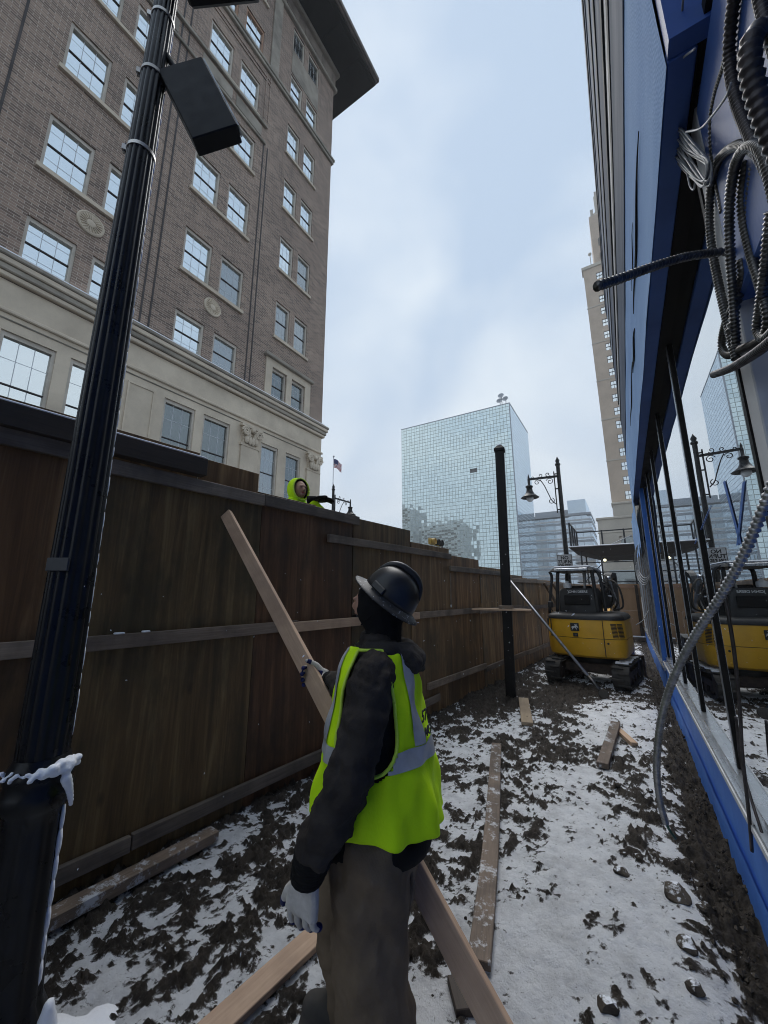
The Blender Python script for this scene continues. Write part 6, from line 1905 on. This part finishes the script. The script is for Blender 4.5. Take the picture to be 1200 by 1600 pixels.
    for k in range(15):
        a = R(70 + k * 220 / 14)
        m_.sphere((-0.030 + 0.100 * math.cos(a), 0.112 * math.sin(a), 1.425 - 0.030 * max(0, -math.cos(a)) + 0.004 * (k % 2)), 0.040 + 0.012 * max(0, -math.cos(a)), 10, 8)
    for k in range(9):
        t = k / 8 - 0.5
        m_.sphere((-0.150 - 0.022 * math.cos(t * 2.5), t * 0.19, 1.368 + 0.015 * math.cos(t * 3)), 0.033, 10, 8, 1, 1, 1.25)
        m_.sphere((-0.130, t * 0.20, 1.405), 0.033, 10, 8)
    o = m_.build('hood', 'hood_grey', P, True, local=True); remesh(o, 0.009, 4, (0.05, 0.022))
    m_ = MB(); m_.tube(spline([(-0.11, 0.12, 1.385), (-0.16, 0.10, 1.362), (-0.190, 0.0, 1.342), (-0.16, -0.10, 1.362)], 8), 0.011, 8); m_.build('hood_edge', 'hood_grey', P, True, local=True)
    m_ = MB(); m_.tube(spline([(0.10, 0.07, 1.43), (0.135, 0.09, 1.36), (0.15, 0.10, 1.30)], 8), 0.005, 6); m_.build('drawstring', 'wire_grey', P, True, local=True)
    # --- balaclava over head and neck, face opening to the front
    m_ = MB()
    m_.sphere((-0.015, 0, 1.592), 0.108, 18, 14, 1.02, 0.86, 1.16)
    limb(m_, [(-0.02, 0, 1.42), (-0.025, 0, 1.49), (-0.02, 0, 1.54)], [0.088, 0.078, 0.082])
    o = m_.build('balaclava', 'knit_black', P, True, local=True); remesh(o, 0.010, 4, (0.05, 0.010))
    m_ = MB(); m_.sphere((0.060, 0.0, 1.60), 0.052, 14, 10, 0.75, 0.95, 1.2); m_.sphere((0.101, 0, 1.592), 0.012, 8, 6, 1.1, 0.9, 1.5)
    for s_ in (-1, 1): m_.sphere((0.093, s_ * 0.028, 1.622), 0.011, 8, 6)
    m_.box((0.095, 0, 1.560), (0.012, 0.04, 0.008)); o = m_.build('face', 'skin', P, True, local=True); remesh(o, 0.006, 3)
    # --- hard hat, tipped back as he looks up
    HT = Matrix.Translation((-0.045, 0.0, 1.620)) @ Matrix.Rotation(R(-38), 4, 'Y') @ Matrix.Rotation(R(-4), 4, 'X') @ Matrix.Scale(0.96, 4)

    def hp(x, y, z): return HT @ Vector((x, y, z))
    m_ = MB(); rs = []
    for i in range(13):
        t = i / 12 * math.pi / 2
        rr = math.cos(t) ** 0.75
        rs.append([hp(0.128 * rr * math.cos(2 * math.pi * k / 36), 0.106 * rr * math.sin(2 * math.pi * k / 36), 0.005 + 0.142 * math.sin(t) ** 0.92) for k in range(36)])
    m_.rings(rs, cap=False); hat = m_.build('hard_hat', 'hat_black', P, True, local=True)
    so = hat.modifiers.new('thick', 'SOLIDIFY'); so.thickness = 0.003
    m_ = MB(); rs = []
    for (e, z) in [(0.000, 0.012), (0.006, 0.008), (0.028, 0.001), (0.040, -0.004), (0.042, -0.008), (0.034, -0.006), (0.0, -0.002)]:
        rs.append([hp((0.127 + e * (1.25 if math.cos(2 * math.pi * k / 48) > 0 else 1.0)) * math.cos(2 * math.pi * k / 48), (0.105 + e) * math.sin(2 * math.pi * k / 48), z - 0.010 * abs(math.sin(2 * math.pi * k / 48)) * (e / 0.042)) for k in range(48)])
    m_.rings(rs, cap=False); m_.build('brim', 'hat_brim_frost', hat, True, local=True)
    m_ = MB()
    for y in (-0.0, ):
        pts = [hp(0.122 * math.cos(t) ** 0.75 * sgn_, y, 0.012 + 0.146 * math.sin(t) ** 0.92) for sgn_, t in [(1, R(20 + k * 70 / 9)) for k in range(9)] + [(-1, R(90 - k * 70 / 9)) for k in range(10)]]
        m_.tube(pts, [0.004 + 0.013 * math.sin(math.pi * i / (len(pts) - 1)) for i in range(len(pts))], 10)
    m_.build('ridge', 'hat_black', hat, True, local=True)
    m_ = MB(); m_.bar(hp(0.085, 0.085, 0.030), hp(0.02, 0.112, 0.028), 0.012, 0.030, up=hp(0, 0, 1) - hp(0, 0, 0)); m_.build('side_clip', 'hat_black', hat, local=True, bevel=0.004)
    m_ = MB(); m_.tube(spline([hp(0.0, 0.085, -0.01), (0.02, 0.080, 1.55), (0.065, 0.03, 1.515)], 8), 0.0035, 6); m_.build('chin_strap', 'knit_black', hat, True, local=True)
    # --- lime safety vest: shell round the torso, open at the arms
    lev = [(0.79, 0.252, 0.285), (0.84, 0.250, 0.282), (0.92, 0.236, 0.268), (1.02, 0.216, 0.252), (1.12, 0.200, 0.240), (1.22, 0.175, 0.228), (1.30, 0.166, 0.220), (1.36, 0.148, 0.205), (1.405, 0.128, 0.178), (1.44, 0.108, 0.140)]

    def vest_r(z):
        for (z0, a0, b0_), (z1, a1, b1_) in zip(lev, lev[1:]):
            if z <= z1:
                t = max(0, (z - z0) / (z1 - z0)); return a0 + (a1 - a0) * t, b0_ + (b1_ - b0_) * t
        return lev[-1][1], lev[-1][2]

    def vp(a, z, off=0.0):
        rx, ry = vest_r(z)
        low = max(0, (1.08 - z) / 0.3)
        fold = 0.013 * low * math.sin(9 * a + 1.5 + 2 * z) + 0.009 * low * math.sin(17 * a + z * 8) + 0.005 * math.sin(6 * a + z * 26) + 0.004 * math.sin(11 * a - z * 31 + 1)
        ca, sa = math.cos(a), math.sin(a); e = 2 / 2.25
        zz = z - (0.035 * max(0, math.cos(a - math.pi)) * low if z < 0.9 else 0) + (0.03 * max(0, 0.6 - abs(a - R(20))) if z < 0.85 else 0)
        return Vector(((rx + fold + off) * math.copysign(abs(ca) ** e, ca) - 0.005, (ry + fold + off) * math.copysign(abs(sa) ** e, sa), zz))

    def arm_hole(a, z):
        """inside the arm opening?"""
        for c_ in (R(86), R(274)):
            d = (a - c_ + math.pi) % (2 * math.pi) - math.pi
            w = 0.50 + 0.16 * max(0, min(1, (1.30 - z) / 0.2))
            if z > 1.02 and abs(d) < w * math.sqrt(max(0, 1 - ((z - 1.26) / 0.25) ** 2)) : return True
        return False

    def neck_hole(a, z):
        d = abs((a + math.pi) % (2 * math.pi) - math.pi)
        return d < 0.55 and z > 1.20 + 0.5 * (d / 0.55) ** 1 * 0.4 and z > 1.25 - 0.0
    NA, NZ = 150, 76
    m_ = MB(); idx = {}
    for j in range(NZ + 1):
        z = 0.848 + (1.435 - 0.848) * j / NZ
        for i in range(NA):
            m_.v.append(tuple(vp(2 * math.pi * i / NA, z)))
    for j in range(NZ):
        z = 0.848 + (1.435 - 0.848) * (j + .5) / NZ
        for i in range(NA):
            a = 2 * math.pi * (i + .5) / NA
            if arm_hole(a, z) or neck_hole(a, z): continue
            if a < R(3.0) or a > R(357): continue           # zip gap at the front
            m_.f.append((j * NA + i, j * NA + (i + 1) % NA, (j + 1) * NA + (i + 1) % NA, (j + 1) * NA + i)); m_.mi.append(0)
    vest = m_.build('vest', 'hivis', P, True, local=True)
    so = vest.modifiers.new('thick', 'SOLIDIFY'); so.thickness = 0.004; so.offset = 1.0
    sm_ = vest.modifiers.new('soft', 'SMOOTH'); sm_.iterations = 3

    def patch(name, material, fn, n1, n2, keep=None):
        q = MB()
        for j in range(n2 + 1):
            for i in range(n1 + 1):
                q.v.append(tuple(fn(i / n1, j / n2)))
        for j in range(n2):
            for i in range(n1):
                if keep and not keep((i + .5) / n1, (j + .5) / n2): continue
                q.f.append((j * (n1 + 1) + i, j * (n1 + 1) + i + 1, (j + 1) * (n1 + 1) + i + 1, (j + 1) * (n1 + 1) + i)); q.mi.append(0)
        return q.build(name, material, vest, True, local=True)
    for (z0, z1) in [(1.045, 1.105)]:
        patch('reflective_band', 'reflective', lambda u, v: vp(u * 2 * math.pi, z0 + (z1 - z0) * v, 0.0085), 150, 5, lambda u, v: not arm_hole(u * 2 * math.pi, z0 + (z1 - z0) * v) and R(4) < u * 2 * math.pi < R(356))
    for a0 in (R(146), R(214), R(30), R(330)):
        patch('shoulder_band', 'reflective', lambda u, v: vp(a0 + (u - .5) * R(15), 1.108 + (1.43 - 1.108) * v, 0.0085), 6, 26, lambda u, v: not arm_hole(a0 + (u - .5) * R(15), 1.108 + .322 * v))
    # lime edging of the arm hole
    for s_ in (86, 274):
        loop = []
        for k in range(45):
            a = 2 * math.pi * k / 44
            z = 1.262 + 0.235 * math.sin(a)
            w = 0.50 + 0.16 * max(0, min(1, (1.30 - z) / 0.2))
            zz = min(z, 1.43)
            loop.append(vp(R(s_) + w * math.cos(a), zz, 0.008))
        q = MB(); q.tube([p_ for p_ in loop], 0.0065, 6); q.build('piping', 'hivis_trim', vest, True, local=True)
    # print on the back
    for (s_, z, sz) in [('57', 1.185, 0.06), ('MO', 1.135, 0.05), ('CREW', 1.235, 0.05)]:
        if s_ == 'CREW': continue
        me_ = text_mesh(s_, sz, 0.0012, 0.001); me_.materials.clear(); me_.materials.append(MATS['black_print'])
        t_ = bpy.data.objects.new('lettering', me_); link(t_, vest, True)
        c_ = vp(R(163), z, 0.014)
        t_.matrix_basis = Matrix.Translation(c_) @ Matrix.Rotation(R(-90 - 17), 4, 'Z') @ Matrix.Rotation(R(90), 4, 'X')
    # --- gloves
    hand(P, (0.196, 0.258, 0.735), (0.12, -0.02, -1), (-0.35, -0.93, -0.05), (0.93, -0.35, 0.1), [0.32, 0.36, 0.42, 0.48, 0.3], 1.12, ('glove_knit', 'glove_palm'))
    hand(P, (0.352, -0.478, 1.19), (0.95, -0.12, 0.10), (0.12, 1, 0.0), (-0.1, 0.0, 1), [0.75, 0.8, 0.85, 0.85, 0.6], 1.02, ('glove_knit', 'glove_palm'))
    return P


make_worker()


def make_lookout():
    c_ = Vector((-3.26, 3.28, 1.29))
    P = thing('person', 'worker in lime hooded jacket peering over the fence with a black mitten', 'person', c_, R(-14))
    # local x forward (towards the path), y left, z up; stands on a low platform
    H_ = 1.65
    b = MB()
    b.rings([oval((0, 0, 0.80), 0.11, 0.155), oval((0, 0, 1.05), 0.11, 0.15), oval((0, 0, 1.28), 0.11, 0.17), oval((0, 0, 1.40), 0.06, 0.09)])
    limb(b, [(0, 0, 1.36), (0.02, 0, 1.48)], [0.055, 0.055]); b.sphere((0.04, 0, 1.56), 0.098, 16, 12, 1.0, 0.8, 1.2)
    b.sphere((0.143, 0.0, 1.55), 0.020, 8, 6, 1.1, 0.75, 1.3); b.sphere((0.115, 0, 1.49), 0.03, 8, 6, 0.8, 1.0, 0.7); b.sphere((0.125, 0, 1.595), 0.03, 10, 6, 0.5, 1.9, 0.45)
    for s_ in (-1, 1):
        limb(b, [(0, s_ * 0.09, 0.84), (0.01, s_ * 0.1, 0.46), (-0.02, s_ * 0.1, 0.08)], [0.085, 0.06, 0.045]); limb(b, [(-0.02, s_ * 0.1, 0.07), (0.12, s_ * 0.11, 0.045)], [0.045, 0.035])
        b.sphere((0.122, s_ * 0.035, 1.578), 0.012, 8, 6)
    o = b.build('body', 'skin', P, True, local=True); remesh(o, 0.009, 3)
    m_ = MB(); m_.box((0.134, 0.030, 1.578), (0.006, 0.018, 0.007)); m_.box((0.134, -0.030, 1.578), (0.006, 0.018, 0.007)); m_.build('eyes', 'knit_black', P, local=True, bevel=0.002)
    m_ = MB(); m_.box((0.135, 0, 1.512), (0.008, 0.038, 0.007)); m_.build('mouth', 'flag_red', P, local=True, bevel=0.002)
    m_ = MB()
    for s_ in (-1, 1): limb(m_, [(0, s_ * 0.095, 0.80), (0.01, s_ * 0.105, 0.45), (-0.02, s_ * 0.105, 0.06)], [0.11, 0.09, 0.085])
    o = m_.build('trousers', 'trousers', P, True, local=True); remesh(o, 0.014, 4)
    m_ = MB(); m_.rings([oval((0, 0, 0.74), 0.16, 0.21), oval((0, 0, 1.0), 0.15, 0.2), oval((0, 0, 1.28), 0.15, 0.215), oval((0, 0, 1.40), 0.10, 0.14), oval((0.0, 0, 1.47), 0.09, 0.10)])
    limb(m_, [(0, 0.20, 1.30), (0.10, 0.27, 1.12), (0.22, 0.20, 1.30)], [0.085, 0.075, 0.06]); limb(m_, [(0, -0.20, 1.30), (0.05, -0.25, 1.06), (0.12, -0.22, 0.86)], [0.085, 0.075, 0.06])
    limb(m_, [(0.22, 0.20, 1.30), (0.20, 0.10, 1.39)], [0.058, 0.05])
    o = m_.build('jacket', 'hivis', P, True, local=True); remesh(o, 0.011, 4, (0.07, 0.02))
    # hood: open shell round the face
    m_ = MB(); rs = []
    for i in range(11):
        t = i / 10
        x = 0.088 - 0.22 * t
        rr = (0.112 + 0.03 * math.sin(t * 2.6)) * (1 - 0.72 * t ** 3.2)
        rs.append([(x - 0.02 * math.sin(a), rr * 0.95 * math.cos(a), 1.562 + rr * 1.22 * math.sin(a)) for a in [2 * math.pi * k / 30 for k in range(30)]])
    m_.rings(rs, cap=False); m_.add([rs[-1][k] for k in range(30)], [tuple(range(30))]); hd = m_.build('hood', 'hivis', P, True, local=True)
    so = hd.modifiers.new('thick', 'SOLIDIFY'); so.thickness = 0.012; so.offset = -1
    m_ = MB(); m_.tube([(0.090 - 0.02 * math.sin(a), 0.108 * math.cos(a), 1.562 + 0.136 * math.sin(a)) for a in [2 * math.pi * k / 30 for k in range(31)]], 0.009, 8); m_.build('hood_edge', 'hivis_trim', hd, True, local=True)
    m_ = MB(); rs = []
    for i in range(6):
        t = i / 5; rr = 0.100 - 0.010 * t
        rs.append([(0.082 - 0.07 * t, rr * 0.95 * math.cos(a), 1.562 + rr * 1.25 * math.sin(a)) for a in [2 * math.pi * k / 24 for k in range(24)]])
    m_.rings(rs, cap=False); m_.build('hood_lining', 'knit_black', hd, True, local=True)
    hand(P, (0.205, 0.105, 1.432), (0.45, 0.80, 0.10), (0.1, 0.1, -1), (0.6, -0.7, 0.1), [0.18, 0.2, 0.22, 0.25, 0.15], 1.35, ('knit_black', 'jacket_black'), 'mitten', 0.03)
    hand(P, (0.125, -0.215, 0.82), (0.1, 0.0, -1), (-0.1, 1, 0), (1, 0, 0), [0.3, 0.3, 0.35, 0.4, 0.2], 1.1, ('knit_black', 'jacket_black'), 'mitten', 0.05)
    w = thing('work_platform', 'plank work platform hidden behind the fence under the lookout worker', 'platform', (c_.x - 0.2, c_.y, -0.14))
    for k in range(4):
        m_ = MB(); m_.ext(c_.x - 0.70 + k * 0.24, c_.x - 0.48 + k * 0.24, c_.y - 0.8, c_.y + 0.8, 1.24, 1.28); m_.build('plank', 'lumber_weathered', w)
    for (dx, dy) in [(-0.66, -0.7), (0.18, -0.7), (-0.66, 0.7), (0.18, 0.7)]:
        m_ = MB(); m_.ext(c_.x + dx - 0.04, c_.x + dx + 0.04, c_.y + dy - 0.04, c_.y + dy + 0.04, -0.14, 1.238); m_.build('leg', 'lumber_weathered', w)


make_lookout()

# ------------------------------------------------------------------ falling snow
mb = MB(); rnd = random.Random(21)
for k in range(420):
    d = 0.9 + 13 * rnd.random() ** 1.3
    p_ = Vector((rnd.uniform(-2.7, 0.3), rnd.uniform(0.3, 14), rnd.uniform(0.2, 2.2)))
    if p_.x < -2.9 and p_.z < 2.6: continue
    if (p_ - CAM).length < 1.0: continue
    if p_.z > 1.65 + 0.12 * p_.y: continue
    r_ = rnd.uniform(0.0018, 0.0045)
    q = Euler((rnd.random() * 6, rnd.random() * 6, rnd.random() * 6)).to_matrix()
    l_ = rnd.uniform(1.0, 2.6)
    mb.add([q @ (Vector(v) * r_) + p_ for v in ((l_, 0, 0), (0, 1, 0), (-l_, 0, 0), (0, -1, 0), (0, 0, 0.8), (0, 0, -0.8))], [(0, 1, 4), (1, 2, 4), (2, 3, 4), (3, 0, 4), (1, 0, 5), (2, 1, 5), (3, 2, 5), (0, 3, 5)])
tag(mb.build('snowflakes', 'snow'), 'sparse snowflakes drifting in the air over the path', 'snow', None, 'stuff')

# ------------------------------------------------------------------ snowy air
HAZE = True
if HAZE:
    mb = MB(); mb.ext(-420, 320, -330, 480, -1.2, 136)
    hz = mb.build('haze', 'snow'); hz.data.materials.clear()
    hm = bpy.data.materials.new('haze'); hm.use_nodes = True
    hn = hm.node_tree; hn.nodes.clear()
    ho = hn.nodes.new('ShaderNodeOutputMaterial'); hv = hn.nodes.new('ShaderNodeVolumePrincipled')
    hv.inputs['Color'].default_value = (0.93, 0.95, 0.97, 1); hv.inputs['Density'].default_value = 0.0010; hv.inputs['Anisotropy'].default_value = 0.2
    hn.links.new(hv.outputs[0], ho.inputs['Volume'])
    hz.data.materials.append(hm)
    tag(hz, 'thin snowy haze over the whole street', 'haze', None, 'stuff')
